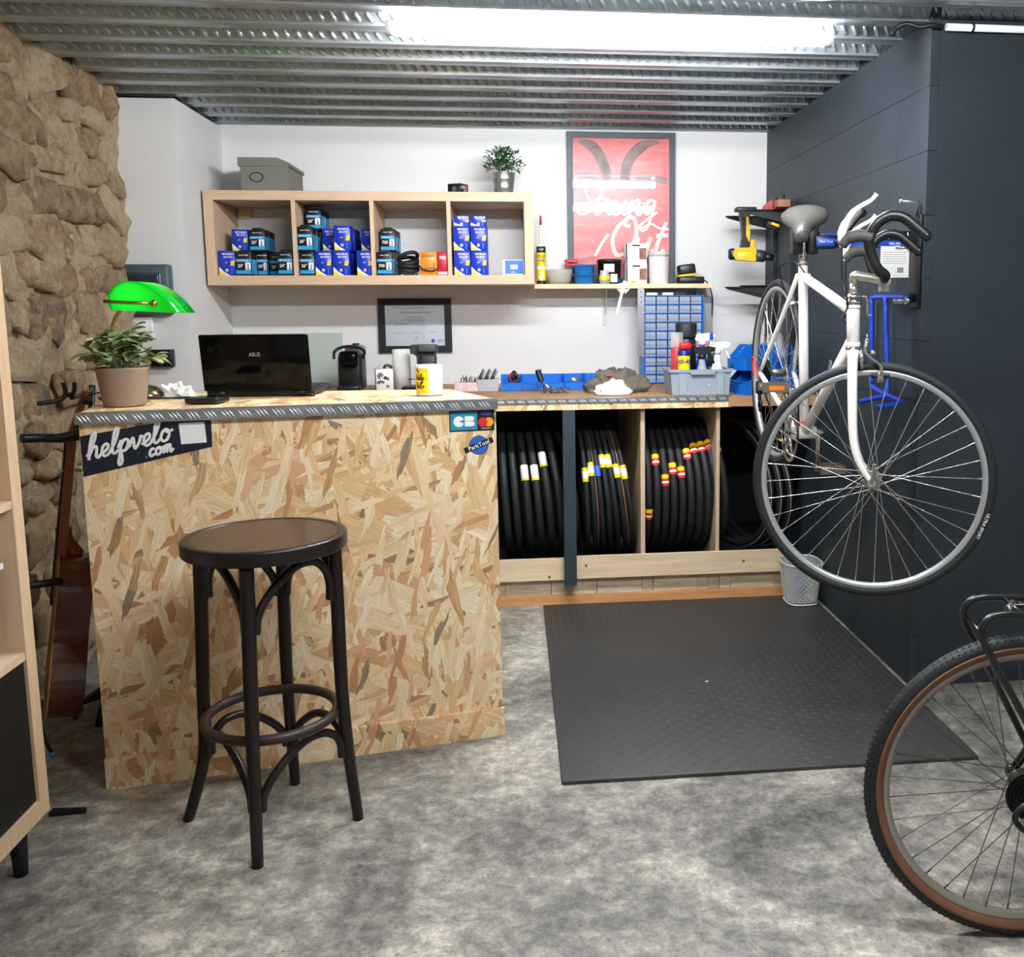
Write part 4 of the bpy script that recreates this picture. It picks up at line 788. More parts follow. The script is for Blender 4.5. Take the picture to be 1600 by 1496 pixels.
t = thing('battery_charger', 'drill battery seated in a black charger at the shelf end', 'charger', (2.262, -.12, ZS)); MB().rbox((0, 0, .018), (.13, .1, .036), .008).build('charger', BLACKP, t); MB().rbox((-.02, 0, .07), (.085, .08, .055), .01, R=rotm('Y', -.12)).build('battery', BLACKP, t); MB().rbox((-.02, 0, .043), (.088, .083, .012), .004, R=rotm('Y', -.12)).build('yellow_band', YEL, t)
MB().tube(cat([(.06, 0, .015), (.09, .02, .01), (.12, .03, -.06), (.13, .08, -.15), (.118, .085, -.25), (.125, .085, -.33)]), .0035, 6).build('cable', BLACKP, t)
t = thing('caliper', 'steel vernier caliper hanging from the pine shelf edge', 'caliper', (1.915, -.205, ZS)); Rc = rotm('Y', radians(14))
m = MB(); m.box(Rc @ Vector((0, 0, -.07)), (.014, .003, .17), 0, Rc).box(Rc @ Vector((0, -.002, -.02)), (.024, .005, .045), 0, Rc); m.build('beam', M('caliper_steel', '#dfe0e0', .3, .6), t)
MB().prism([(-.03, 0), (.03, .012), (.03, .0), (.008, -.012), (-.012, -.018)], lambda a, b, d: (a, d, b), -.003, .003).prism([(-.035, -.025), (-.005, -.03), (-.012, -.052)], lambda a, b, d: (a, d, b), -.003, .003).prism([(.005, -.03), (.03, -.022), (.006, -.05)], lambda a, b, d: (a, d, b), -.003, .003).build('jaws', M('caliper_steel', '#dfe0e0'), t)
o = MB().prism([(-.0165, -.34), (.0165, -.34), (.0165, -.008), (.008, 0), (-.008, 0), (-.0165, -.008)], lambda a, b, d: (a, d, b), -.0012, .0012).build('steel_ruler', M('ruler_steel', '#9a9aa0', .35, .8)); o.location = (1.999, -.207, 1.385); tag(o, 'wide steel ruler hanging beside the drawer cabinet', 'ruler')
for z_ in (-.02, -.045, -.07): MB().cyl((0, -.0016, z_), (0, -.001, z_), .0028, n=10).build('hole', INK, o)

# ------------------------------------------------------------------ drawer cabinet
t = thing('drawer_cabinet', 'blue parts cabinet with rows of clear drawers', 'cabinet', (2.164, -.125, ZB)); W_, H_ = .3, .44
for s_ in (-1, 1): MB().bb(s_*.15-.004, s_*.15+.004, -.075, .075, 0, H_).build('side_panel', BLUE, t)
MB().bb(-.146, .146, .07, .075, 0, H_).build('back_panel', BLUE, t)
DRW = M('smoked_drawer', '#a5b4c8', .25, var=.4, vs=25); dm = MB(); dm.bb(-.0262, .0262, -.0005, .13, 0, .036).bb(-.026, .026, -.005, 0, .013, .017); dm = dm.mesh('drawer', DRW)
for r in range(11): MB().bb(-.146, .146, -.0755, .07, H_-.0045-r*.0434, H_-r*.0434 if r else H_).build('shelf_strip', BLUE, t)
for r in range(10):
    for c in range(5): put('drawer', dm, t, (-.116+c*.058, -.069+random.uniform(0, .003), H_-.0434*(r+1)+.0005))
o = thing('parts_tray', 'low black and white tray on top of the drawer cabinet', 'tray', (2.13, -.12, ZB+H_)); MB().bb(-.11, .1, -.06, .06, 0, .014).build('tray', BLACKP, o)
for x in (-.07, .01): MB().bb(x-.03, x+.025, -.0606, -.06, .001, .013).build('label', WHT, o)
o = thing('junction_box', 'grey plastic junction box behind the drawer cabinet', 'junction box', (2.37, -.02, 1.24)); MB().rbox((0, 0, 0), (.05, .034, .2), .004).build('body', M('box_grey', '#a9adaa', .5), o); MB().rbox((.005, -.018, -.03), (.035, .006, .11), .002).build('cover', M('box_grey', '#a9adaa'), o)

# ------------------------------------------------------------------ bench items
t = thing('parts_crate', 'grey plastic crate of bottles at the bench front', 'crate', (2.17, -.775, ZB)); w, d, hh = .125, .095, .112
m = MB()
def ring_wall(m, w0, d0, w1, d1, z0, z1, th):
    for a, b in (((-1, -1), (1, -1)), ((1, -1), (1, 1)), ((1, 1), (-1, 1)), ((-1, 1), (-1, -1))):
        o0 = [(a[0]*w0, a[1]*d0, z0), (b[0]*w0, b[1]*d0, z0), (b[0]*w1, b[1]*d1, z1), (a[0]*w1, a[1]*d1, z1)]; i0 = [(x-(th if x > 0 else -th), y-(th if y > 0 else -th), z_) for x, y, z_ in o0]
        m.add(o0+i0, [(0, 1, 2, 3), (7, 6, 5, 4), (3, 2, 6, 7), (0, 4, 5, 1)])
ring_wall(m, w, d, w+.008, d+.006, 0, hh, .003); m.bb(-w+.002, w-.002, -d+.002, d-.002, 0.001, .005); m.build('tub', GREYCR, t)
m = MB(); ring_wall(m, w+.014, d+.012, w+.014, d+.012, hh-.012, hh, .006); m.build('rim', GREYCR, t)
for x in (-.08, .085): MB().prism([(-.014, .002), (.014, .002), (.018, hh-.01), (-.018, hh-.01)], lambda a, b, d_: (x+a, -d-.003-d_*1, b), 0, .006).build('rib', GREYCR, t)
MB().bb(-.045, .06, -d-.018, -d-.006, hh-.022, hh).build('handle', GREYCR, t); text('r-4', .012, WHT, t, (.035, -d-.004, .045), rotm('X', -.03) @ FRONT)
def can(name, label, x, y, z, r, h_, mat, cat_='spray can'): o = thing(name, label, cat_, (x, y, z)); MB().lathe([(0, 0), (r*.95, 0), (r, .004), (r, h_-.01), (r*.85, h_), (0, h_)], 24).build('can', mat, o); return o
zc_ = ZB+.005
o = can('spray_can', 'blue and yellow spray can with red top in the crate', 2.105, -.82, zc_, .029, .19, M('can_navy', '#1b2a78', .3, .3)); MB().lathe([(.0293, .1), (.0293, .165)], 16, a0=radians(-170), a1=radians(-40)).build('yellow_panel', YEL, o); text('WD-40', .024, M('print_navy', '#1b2a78'), o, (-.008, -.031, .14), FRONT, bold=.025, squash=.8); MB().rbox((.005, 0, .207), (.05, .04, .03), .008).build('trigger_top', REDPL, o); MB().tube([(.02, -.015, .21), (.13, -.03, .215)], .0014, 6).build('straw', REDPL, o); MB().lathe([(.0292, .005), (.0292, .02)], 24).build('red_band', REDPL, o)
o = can('spray_can', 'spray can with clear cap and red nozzle behind the yellow label', 2.085, -.755, zc_, .028, .2, M('can_red', '#c43a44', .3)); MB().lathe([(.029, .2), (.029, .265), (0, .265)], 20).build('clear_cap', CLEARG, o); MB().lathe([(0, .2), (.012, .2), (.01, .245), (0, .246)], 12).build('nozzle', REDPL, o)
o = can('spray_can', 'large matt black can at the back of the crate', 2.135, -.705, zc_, .045, .24, BLACKP); MB().lathe([(0, .24), (.047, .24), (.048, .245), (.048, .3), (.045, .304), (0, .304)], 28).build('cap', M('cap_black', '#1b1d20', .6), o)
def trigger(name, label, x, y, z, body, head, hh_, bh):
    o = thing(name, label, 'spray bottle', (x, y, z)); MB().lathe([(0, 0), (.031, 0), (.034, .005), (.034, bh*.35), (.027, bh*.6), (.015, bh*.85), (.013, bh), (0, bh)], 22).build('bottle', body, o)
    MB().lathe([(0, bh), (.016, bh), (.016, bh+.02), (0, bh+.02)], 16).build('collar', head, o); MB().prism([(-.03, bh+.022), (.02, bh+.02), (.055, bh+.035), (.058, bh+.05), (.03, bh+.055), (-.025, bh+.05), (-.04, bh+.04)], lambda a, b, d_: (a, d_, b), -.011, .011).build('spray_head', head, o)
    MB().tube(cat([(.03, 0, bh+.03), (.042, 0, bh+.005), (.055, 0, bh-.02)]), .005, 6).build('trigger', head, o); return o
trigger('spray_bottle', 'white trigger spray bottle at the right of the crate', 2.255, -.81, zc_, WHITEP, M('trigger_white', '#f2f2f2', .35), .05, .17)
trigger('spray_bottle', 'clear spray bottle with black trigger in the crate', 2.185, -.82, zc_, CLEARG, M('trigger_black', '#1c1f22', .4), .05, .15)
o = trigger('spray_bottle', 'spray bottle with white and blue trigger at the crate back', 2.205, -.72, zc_, M('bottle_blue', '#2a52b0', .35), M('trigger_pale', '#e8ecf2', .35), .05, .205); MB().rbox((.04, 0, .245), (.02, .024, .03), .004).build('blue_tip', TOOLBLUE, o)
o = can('grease_jar', 'small dark green capped jar inside the crate', 2.255, -.72, zc_, .026, .17, M('jar_green', '#1e3f36', .4), 'jar'); MB().lathe([(.0262, .05), (.0262, .11)], 20).build('label', YEL, o)
# row of blue bins
def bin_(name, label, loc, w, d, h_, grp, rz=0):
    o = thing(name, label, 'bin', loc, rz, grp); m = MB(); th = .002
    sd = [(-d/2, .0), (d/2, .0), (d/2, h_), (-d*.1, h_), (-d*.42, h_*.55), (-d/2-.004, h_*.52)]
    for s_ in (-1, 1): m.prism(sd, lambda a, b, d_: (s_*(w/2)-s_*d_, a, b), 0, th)
    m.bb(-w/2, w/2, d/2-th, d/2, 0, h_).bb(-w/2, w/2, -d/2, d/2, 0, th).bb(-w/2, w/2, -d/2-.003, -d/2, 0, h_*.5); m.build('bin', BLUE, o)
    MB().tube([(-w/2, d/2, h_), (-w/2, -d*.1, h_), (-w/2, -d*.42, h_*.55), (-w/2, -d/2-.004, h_*.52), (w/2, -d/2-.004, h_*.52), (w/2, -d*.42, h_*.55), (w/2, -d*.1, h_), (w/2, d/2, h_)], .002, 6).build('rim', BLUE, o); return o
wh = ['first', 'second', 'third', 'fourth', 'fifth', 'sixth']
for i in range(6): bin_('parts_bin', f'{wh[i]} small blue parts bin from the clear box', (1.354+i*.0985, -.42, ZB), .095, .13, .068, 'row of small blue bins')
o = thing('wrench_roll', 'black and red cable bundle standing in the first blue bin', 'cable bundle', (1.365, -.425, ZB+.003))
for k in range(5): MB().torus(.022, .006, 18, 6, (0, -.01+.004*k, .048+.003*k), rotm('X', pi/2-.3+.15*k) @ rotm('Y', .3*k)).build('loop', RED if k == 2 else BLACKP, o)
o = thing('bolt_bundle', 'pale metal rods lying in the fourth blue bin', 'rods', (1.65, -.45, ZB+.038))
for k in range(4): MB().cyl((-.03+.004*k, -.01, .0+.004*k), (.03, .01*k-.01, .006+.003*k), .0025, n=8).build('rod', ALU, o)
o = thing('key_bunch', 'bunch of keys with black handle on the bench', 'keys', (1.56, -.64, ZB)); MB().tube(cat([(-.085, .06, .1), (-.08, .055, .075), (-.07, .05, .05)]), .014, 10).build('handle', BLACKP, o); MB().tube([(-.07, .05, .05), (-.035, .015, .018)], .005, 8).build('rod', ALU, o); rs = random.Random(5)
for k in range(8): MB().torus(.013, .0035, 16, 6, (-.06+k*.015, rs.uniform(-.01, .02), .008+rs.uniform(0, .012)), rotm('X', rs.uniform(0, 1.4)) @ rotm('Y', rs.uniform(-.8, .8))).build('ring', M('dull_steel', '#777777'), o)
def cloth(name, label, loc, rx, ry, rz_, mat, seed, sub=4):
    bm = bmesh.new(); bmesh.ops.create_icosphere(bm, subdivisions=sub, radius=1)
    for v in bm.verts:
        p = v.co.copy(); n_ = .35*mn.noise(p*1.4+Vector((seed, 0, 0)))+.5*(.35-abs(mn.noise(p*2.6+Vector((0, seed, 0)))))+.3*(.3-abs(mn.noise(p*6+Vector((seed, 3, 0)))))+.1*mn.noise(p*14); v.co = Vector((p.x*rx*(1+n_*.8), p.y*ry*(1+n_*.6), max(0, (p.z*.8+.3)*rz_*(1+n_*1.2))))
    for f in bm.faces: f.smooth = True
    me = bpy.data.meshes.new(name); bm.to_mesh(me); bm.free(); me.materials.append(mat); o = put(name, me, None, loc); return tag(o, label, 'cloth')
o = cloth('grey_rag', 'crumpled grey rag heaped on the bench beside the crate', (1.83, -.63, ZB), .125, .07, .09, CLOTHG, 2); MB().tube(cat([(.0, -.04, .085), (.03, -.045, .075), (.05, -.05, .06), (.03, -.06, .045)]), .006, 6).build('black_strap', BLACKP, o); MB().tube(cat([(-.05, -.045, .075), (0, -.05, .075), (.01, -.055, .06)]), .003, 6).build('red_trim', RED, o)
cloth('white_rag', 'crumpled white rag lying in front of the grey rag', (1.80, -.775, ZB), .07, .035, .045, CLOTHW, 7)
# coffee machine etc.
t = thing('coffee_machine', 'small black capsule coffee machine behind the counter', 'coffee machine', (.605, -.33, ZB)); MB().rbox((0, .03, .085), (.11, .16, .17), .018).build('body', BLACKP, t); MB().rbox((0, -.04, .15), (.09, .1, .075), .02).build('brew_head', GLOSSB, t); MB().tube(cat([(-.066, -.06, .155), (-.067, -.03, .185), (-.03, -.02, .205), (.03, -.02, .205), (.067, -.03, .185), (.066, -.06, .155)]), .007, 8).build('lever', BLACKP, t); MB().lathe([(0, .17), (.05, .17), (.048, .205), (.03, .212), (0, .212)], 22, c=(.015, .045, 0)).build('water_tank', M('tank_grey', '#8d9092', .3), t); MB().rbox((0, -.06, .015), (.1, .1, .03), .008).build('drip_tray', BLACKP, t)
MB().rbox((.02, .04, .216), (.03, .03, .008), .003).build('tank_lid', BLACKP, t)
t = thing('paper_roll', 'tall white paper roll behind the counter', 'paper roll', (.835, -.3, ZB)); MB().lathe([(.014, 0), (.042, 0), (.042, .19), (.014, .19), (.014, 0)], 32).build('roll', PAPER, t); MB().lathe([(.0141, .001), (.0141, .19)], 20).build('core', M('card_brown', '#8f7558', .8), t)
t = thing('flower_box', 'white box with black flower print beside the paper roll', 'box', (.755, -.33, ZB), radians(12)); MB().rbox((0, 0, .05), (.08, .07, .1), .0015, seg=1).build('carton', WHITEP, t); pr = MB(); rs = random.Random(12)
for k in range(11):
    a, b = rs.uniform(-.03, .034), rs.uniform(.008, .085)
    for p in range(4): pr.prism(disc(a+.005*cos(p*1.57+k), b+.005*sin(p*1.57+k), .0035, n=7), pq(-.035), .0002, .0006)
pr.build('flower_print', INK, t); MB().bb(.04, .0405, -.034, .034, .001, .099).build('grey_side', M('print_midgrey', '#777c80', .6), t); MB().tube(cat([(.0, 0, .1), (.01, 0, .115), (.03, 0, .112), (.035, 0, .1)]), .006, 6).build('cord', BLACKP, t)
t = thing('truing_stand', 'charcoal metal stand rising behind the mug', 'stand', (.955, -.42, ZB)); MB().rbox((-.02, 0, .012), (.17, .1, .022), .006).build('base', BLACKM, t); MB().prism([(-.035, .02), (.05, .02), (.05, .16), (.06, .19), (.06, .215), (-.06, .215), (-.06, .185), (-.035, .16)], lambda a, b, d_: (a, d_, b), -.02, .03).build('upright', GREYP, t); MB().rbox((.02, -.03, .12), (.075, .04, .1), .012).build('jaw', GREYP, t); MB().rbox((.015, -.035, .2), (.08, .035, .035), .008).build('head_plate', M('plate_grey', '#4a4e52', .45), t); MB().tube([(-.075, -.04, .058), (-.03, -.04, .06)], .004, 8).tube([(-.035, -.04, .02), (-.035, -.04, .07)], .006, 10).build('tommy_bar', M('tommy_steel', '#b0a494', .3, .9), t)
t = thing('zip_tie_box', 'low pink and white box of black zip ties', 'box', (1.155, -.46, ZB)); m = MB(); ring_wall(m, .062, .04, .062, .04, 0, .042, .002); m.bb(-.06, .06, -.038, .038, .0005, .003); m.build('carton', M('pink_card', '#dcbfc4', .7, var=.3, vs=40), t); rs = random.Random(1)
for k in range(22): x = rs.uniform(-.05, .02); y = rs.uniform(-.02, .02); MB().tube([(x, y, .006), (x+rs.uniform(-.01, .04), y+rs.uniform(-.01, .01), .055+rs.uniform(0, .02))], .0018, 4).build('zip_tie', BLACKP, t)
t = thing('clear_box', 'clear plastic box holding dark clips', 'box', (1.248, -.46, ZB)); m = MB(); ring_wall(m, .043, .045, .052, .05, 0, .055, .002); m.bb(-.042, .042, -.044, .044, .0005, .003); m.build('tub', M('cloudy_plastic', '#c9ccd0', .3, alpha=.6), t)
for k in range(3): MB().rbox((-.03+.028*k, 0, .075), (.018, .05, .05), .002, R=rotm('Y', .5)).build('clip', M('clip_slate', '#3a414b', .4), t); MB().rbox((-.02+.028*k, -.005, .085), (.008, .052, .04), .001, R=rotm('Y', .5)).build('clip_edge', ALU, t)
# stacked bins at the right end
for i, (x, y, z_, w, d, hh) in enumerate(((2.43, -.8, ZB-.004, .1, .16, .105), (2.43, -.8, ZB+.103, .1, .16, .105), (2.43, -.68, ZB-.004, .1, .16, .105), (2.43, -.68, ZB+.103, .1, .16, .105))):
    bin_('stacking_bin', ('blue stacking bin, lower of the stack beside the crate', 'blue stacking bin, upper of the stack beside the crate', 'blue stacking bin, lower of the stack nearest the back wall', 'blue stacking bin, upper of the stack nearest the back wall')[i], (x, y, z_), w, d, hh, 'stacked blue bins', radians(-68))
bin_('stacking_bin', 'wide blue bin behind the rear wheel spokes', (2.6, -.52, ZB-.004), .14, .24, .2, 'stacked blue bins')
CLB = M('clear_bag', '#cdd3d6', .2, alpha=.4)
for i, (x, y, z_, r) in enumerate(((2.42, -.69, ZB+.15, .05), (2.6, -.5, ZB+.17, .07))):
    o = cloth('plastic_bag', ('clear plastic bag poking out of the upper blue bin', 'clear plastic bag in the wide blue bin')[i], (x, y, z_-.03), r*.8, r, r*1.3, CLB, 11+i, 3); o['category'] = 'bag'
# glass splash panels
GP = M('greenish_glass', '#d5e2dc', .08, alpha=.45)
o = MB().bb(-.004, .515, -.01, -.003, ZB+.001, 1.172).build('splashback', GP); tag(o, 'pale glass splash panel on the back wall behind the laptop', 'splashback')
o = MB().bb(XL+.001, XL+.006, -.42, -.014, ZB+.001, 1.176).build('splashback', GP); tag(o, 'pale glass splash panel on the recess side wall', 'splashback')
# pillar fittings
t = thing('fuse_box', 'dark grey fuse box with smoked door on the white pillar', 'fuse box', (-.163, YP, 1.27)); MB().rbox((0, -.03, .105), (.2, .06, .21), .012).build('case', M('fuse_grey', '#4b5960', .5), t); dr = MB().rbox((-.005, -.062, .1), (.15, .012, .15), .006).build('door', M('smoked_blue', '#31424d', .15), t); MB().rbox((-.005, -.069, .1), (.128, .004, .13), .002).build('window', M('smoked_dark', '#27323b', .08), dr)
t = thing('light_switch', 'white plastic wall switch below the fuse box', 'switch', (-.2, YP, 1.17)); MB().rbox((0, -.012, .045), (.09, .024, .09), .004).build('plate', WHITEP, t); MB().rbox((0, -.026, .045), (.05, .006, .06), .002).build('rocker', WHITEP, t)
t = thing('wall_speaker', 'small black wall box beside the leafy plant', 'wall box', (-.125, YP, 1.05)); MB().rbox((0, -.02, .035), (.095, .04, .075), .006).build('case', BLACKP, t); MB().rbox((-.01, -.041, .035), (.06, .003, .055), .002).build('cover', GLOSSB, t)

# ------------------------------------------------------------------ bicycles
SPK = M('spoke_steel', '#cfcfca', .25, .85); RIMM = M('rim_silver', '#c4c8cc', .3, .7); SPKD = M('spoke_dull', '#6a675f', .4, .6); DRIVE = M('drivetrain_black', '#191b1c', .4, .4)
def axes(n):                                   # rotation whose local z is n
    n = Vector(n).normalized(); u = Vector((0, 0, 1)); x = u.cross(n)
    x = x.normalized() if x.length > 1e-4 else Vector((1, 0, 0)); y = n.cross(x); return Matrix((x, y, n)).transposed()
def wheel(parent, base, name, c, n, R_, tr, rimm, spokem, nsp=36, tan=False, cassette=0, ph=0.0):
    rot = axes(n); Ri_ = R_-2*tr+.004
    rim = MB().lathe([(Ri_, -.0095), (Ri_-.004, -.0105), (Ri_-.0145, -.0085), (Ri_-.017, 0), (Ri_-.0145, .0085), (Ri_-.004, .0105), (Ri_, .0095), (Ri_-.006, .006), (Ri_-.006, -.006), (Ri_, -.0095)], 96).build(name, rimm, parent)
    rim.location = Vector(c)-Vector(base); rim.rotation_euler = (rot @ Matrix.Rotation(ph, 3, 'Z')).to_euler()
    MB().torus(R_-tr, tr, 96, 14, sq=.95).build('tyre', RUBBER, rim)
    if tan:
        for s_ in (-1, 1): MB().lathe([(R_-1.9*tr, s_*tr*.45), (R_-1.7*tr, s_*tr*.87), (R_-1.25*tr, s_*tr*.99), (R_-1.05*tr, s_*tr*1.01), (R_-1.05*tr, s_*tr*.9)], 96).build('tan_sidewall', TAN, rim)
        m = MB()
        for k in range(150):
            a = 2*pi*k/150
            for u in (-.75, -.25, .25, .75):
                rr = R_-tr+tr*cos(u)*1.0; zz = tr*sin(u)*.95; p = Vector((rr*cos(a+.02*(u > 0)), rr*sin(a+.02*(u > 0)), zz)); t_ = Vector((-sin(a), cos(a), .5 if u > 0 else -.5)).normalized(); nr = Vector((cos(a)*cos(u), sin(a)*cos(u), sin(u))); sd_ = t_.cross(nr)
                m.add([p-t_*.005, p+sd_*.0022, p+t_*.005, p-sd_*.0022, p+nr*.002], [(0, 1, 4), (1, 2, 4), (2, 3, 4), (3, 0, 4)])
        stuff(m.build('tread_knobs', RUBBER, rim, fix=False))
    hub = MB(); hub.cyl((0, 0, -.048), (0, 0, .048), .0075, n=14)
    for z_ in (-.034, .03): hub.cyl((0, 0, z_), (0, 0, z_+.004), .021, n=24)
    hub.cyl((0, 0, -.03), (0, 0, .03), .012, n=16).build('hub', M('hub_alloy', '#9c9a96', .3, .8), rim)
    sm = {}
    for sd_ in (-1, 1):
        for dr_ in (-1, 1):
            h0 = .0195; a1 = dr_*radians(78); m = MB(); pa = Vector((h0*cos(a1), h0*sin(a1), sd_*.033)); pb = Vector((Ri_-.016, 0, sd_*.002)); m.tube([pa, pb], .0011, 5); m.cyl(pb+(pa-pb).normalized()*.014, pb, .002, n=6); sm[sd_, dr_] = m.mesh('spoke', spokem)
    for k in range(nsp):
        sd_ = 1 if k % 2 else -1; dr_ = 1 if (k//2) % 2 else -1; put('spoke', sm[sd_, dr_], rim, None, (0, 0, 2*pi*k/nsp))
    MB().cyl((Ri_-.055, 0, 0), (Ri_-.017, 0, 0), .003, n=8).build('valve', BRASS, rim).rotation_euler = (0, 0, radians(5))
    if cassette:
        m = MB()
        for k in range(6): m.lathe([(.012, cassette*(.036+.004*k)), (.05-.0055*k, cassette*(.036+.004*k)), (.05-.0055*k, cassette*(.0378+.004*k)), (.012, cassette*(.0378+.004*k))], 36, sm=False)
        m.build('cassette', DRIVE, rim)
    return rim

# ---- white road bicycle hung from the wall clamp
BB = Vector((2.302, -1.94, .88)); TH = radians(11.5); fw = Vector((0, -cos(TH), -sin(TH))); up = Vector((0, -sin(TH), cos(TH))); lf = Vector((1, 0, 0))
P3 = lambda s, h_, l=0: BB+fw*s+up*h_+lf*l
BASE = Vector((2.302, -1.94, .45)); t = WBK = thing('road_bicycle', 'white road bicycle hung by its seatpost from the wall clamp', 'bicycle', BASE)
def part(mb, name, mat, parent=None): return mb.build(name, mat, parent or t, BASE)
rh = P3(-.366, .103); st_ = P3(-.15, .5); ht = P3(.332, .487); hb = P3(.36, .375)
fr = MB(); fr.tube([P3(0, 0), P3(-.158, .525)], .0155, 16).tube([P3(-.147, .487), ht+(hb-ht)*.18], .0145, 16).tube([P3(0, 0), ht+(hb-ht)*.8], .016, 16)
fr.cyl(P3(0, 0, -.036), P3(0, 0, .036), .021, n=20).cyl(ht, hb, .018, n=20).cyl(ht, ht.lerp(hb, .1), .0195, n=20).cyl(ht.lerp(hb, .9), hb, .0195, n=20)
for s_ in (-1, 1):
    fr.tube(cat([P3(-.147, .49, s_*.018), P3(-.22, .36, s_*.03), rh+lf*(s_*.062)], 4), .0075, 10); fr.tube(cat([P3(-.01, 0, s_*.022), P3(-.09, .025, s_*.032), rh+lf*(s_*.062)], 4), .009, 10); fr.sph(rh+lf*(s_*.062), (.005, .014, .014), 10)
fr.tube([P3(-.205, .385, -.028), P3(-.205, .385, .028)], .006, 8); fm = part(fr, 'frame', BWHITE)
part(MB().tube([P3(-.157, .52), P3(-.185, .635)], .0128, 16), 'seatpost', CHROME)
part(MB().torus(.0165, .004, 18, 8, P3(-.157, .522), axes(P3(-.185, .635)-P3(-.157, .52))), 'seat_collar', M('collar_worn', '#8c7d6a', .4, .7))
# saddle
tw = Matrix.Rotation(radians(-20), 3, 'Z') @ Matrix.Rotation(radians(8), 3, 'X'); SC_ = P3(-.19, .664); V = []; F = []; prof = [(.128, .0165, -.014), (.115, .022, -.003), (.08, .026, .004), (.04, .034, .006), (-.01, .053, .007), (-.05, .072, .01), (-.09, .079, .016), (-.115, .071, .017), (-.13, .045, .012)]
tilt = radians(4); kk = 12
for s_, hw, hz_ in prof:
    for j in range(kk+1):
        a = -pi*.62+2*pi*.62*j/kk; l = hw*sin(a)/1.0; hh_ = (cos(a)-1)*.024*(.8+hw*5)+hz_; q_ = fw*s_+up*hh_+lf*l; V.append(SC_+tw @ q_)
n_ = kk+1
for i in range(len(prof)-1):
    for j in range(kk): F.append((i*n_+j, i*n_+j+1, (i+1)*n_+j+1, (i+1)*n_+j))
F += [list(range(n_)), [(len(prof)-1)*n_+j for j in range(n_)][::-1]]
for i in range(len(prof)-1): F.append((i*n_, (i+1)*n_, (i+1)*n_+kk, i*n_+kk))
part(MB().add(V, F, 0, True), 'saddle', M('worn_saddle', '#454440', .45, var=.35, vs=10))
m = MB()
for s_ in (-1, 1): m.tube(cat([SC_+tw @ (fw*.1+lf*s_*.012-up*.03), SC_+tw @ (fw*.03+lf*s_*.022-up*.048), SC_+tw @ (-fw*.05+lf*s_*.022-up*.048), SC_+tw @ (-fw*.09+lf*s_*.03-up*.03)], 4), .0035, 8)
part(m, 'saddle_rails', CHROME)
# steered fork
STEER = radians(69); ax = (ht-hb).normalized(); Rs = Matrix.Rotation(STEER, 3, ax); f0 = (fw-ax*fw.dot(ax)).normalized(); fs = Rs @ f0; ls = Rs @ lf
if fs.x < 0: Rs = Matrix.Rotation(-STEER, 3, ax); fs = Rs @ f0; ls = Rs @ lf
cr = hb-ax*.012; FHUB = cr-ax*.36+fs*.054
m = MB(); m.cyl(hb, cr-ax*.02, .019, n=18)
m.tube([cr-ax*.012-ls*.045, cr-ax*.008, cr-ax*.012+ls*.045], .0135, 12)
for s_ in (-1, 1):
    PP = cat([cr-ax*.008+ls*s_*.044, cr-ax*.12+ls*s_*.046, cr-ax*.24+ls*s_*.048+fs*.004, cr-ax*.31+ls*s_*.05+fs*.022, FHUB+ls*s_*.052], 6); m.tube(PP, [.0145-.0075*(i/(len(PP)-1))**1.3 for i in range(len(PP))], 12); m.sph(FHUB+ls*s_*.052, .0085, 10)
part(m, 'fork', BWHITE)
RW = .331
wheel(t, BASE, 'front_wheel', FHUB, ls, RW, .0135, RIMM, SPK, 36, ph=.3)
rw_ = wheel(t, BASE, 'rear_wheel', rh, lf, RW, .0145, RIMM, SPK, 36, cassette=-1)
for k in range(3): pass
part(MB().cyl(ht+ax*.0, ht+ax*.014, .0215, n=20).cyl(ht+ax*.016, ht+ax*.03, .019, n=20), 'headset', CHROME)
part(MB().cyl(cr+ax*.004, cr+ax*.012, .021, n=20), 'crown_race', CHROME)
# stem and bar
s0 = ht+ax*.02; s1 = ht+ax*.077; bc = s1+fs*.08-ax*.014
part(MB().tube([s0, ht+ax*.06], .0115, 14).tube(cat([ht+ax*.058, s1, s1+fs*.02, bc], 4), [.0115]*4+[.0135]*4+[.0125]*5, 14).cyl(bc-ls*.019, bc+ls*.019, .0185, n=18).box(bc-ax*.021, (.022, .02, .014)), 'stem', M('stem_alloy', '#c9c4ba', .3, .85))
part(MB().torus(.02, .004, 16, 6, ht+ax*.022, axes(ax)).tube(cat([ht+ax*.022+fs*.02, ht+ax*.018+fs*.036, ht-ax*.025+fs*.038, ht-ax*.03+fs*.05], 4), .003, 8), 'cable_hanger', CHROME)
near = -1 if (ls.y > 0) else 1            # side of the bar that faces the room
hk = [(-.018, .018), (-.034, .05), (-.042, .088), (-.028, .125), (.004, .148), (.038, .145), (.066, .124), (.097, .097)]
bar = MB(); tapes = []
upv = Vector((0, 0, 1)); fh = Vector((fs.x, fs.y, 0)).normalized()
for s_ in (-1, 1):
    P_ = [bc+ls*s_*.02, bc+ls*s_*.1, bc+ls*s_*.165+upv*.004]+[bc+ls*s_*(.185+.012*min(i, 3)/3)+fh*a+upv*b for i, (a, b) in enumerate(hk)]
    P_ = cat(P_, 5); bar.tube(P_, .0115, 12); tapes.append(MB().tube(P_[6:], .0138, 12).sph(P_[-1], .0145, 10))
part(bar, 'handlebar', ALU); [part(q_, 'bar_tape', M('bar_tape', '#16181a', .35)) for q_ in tapes]
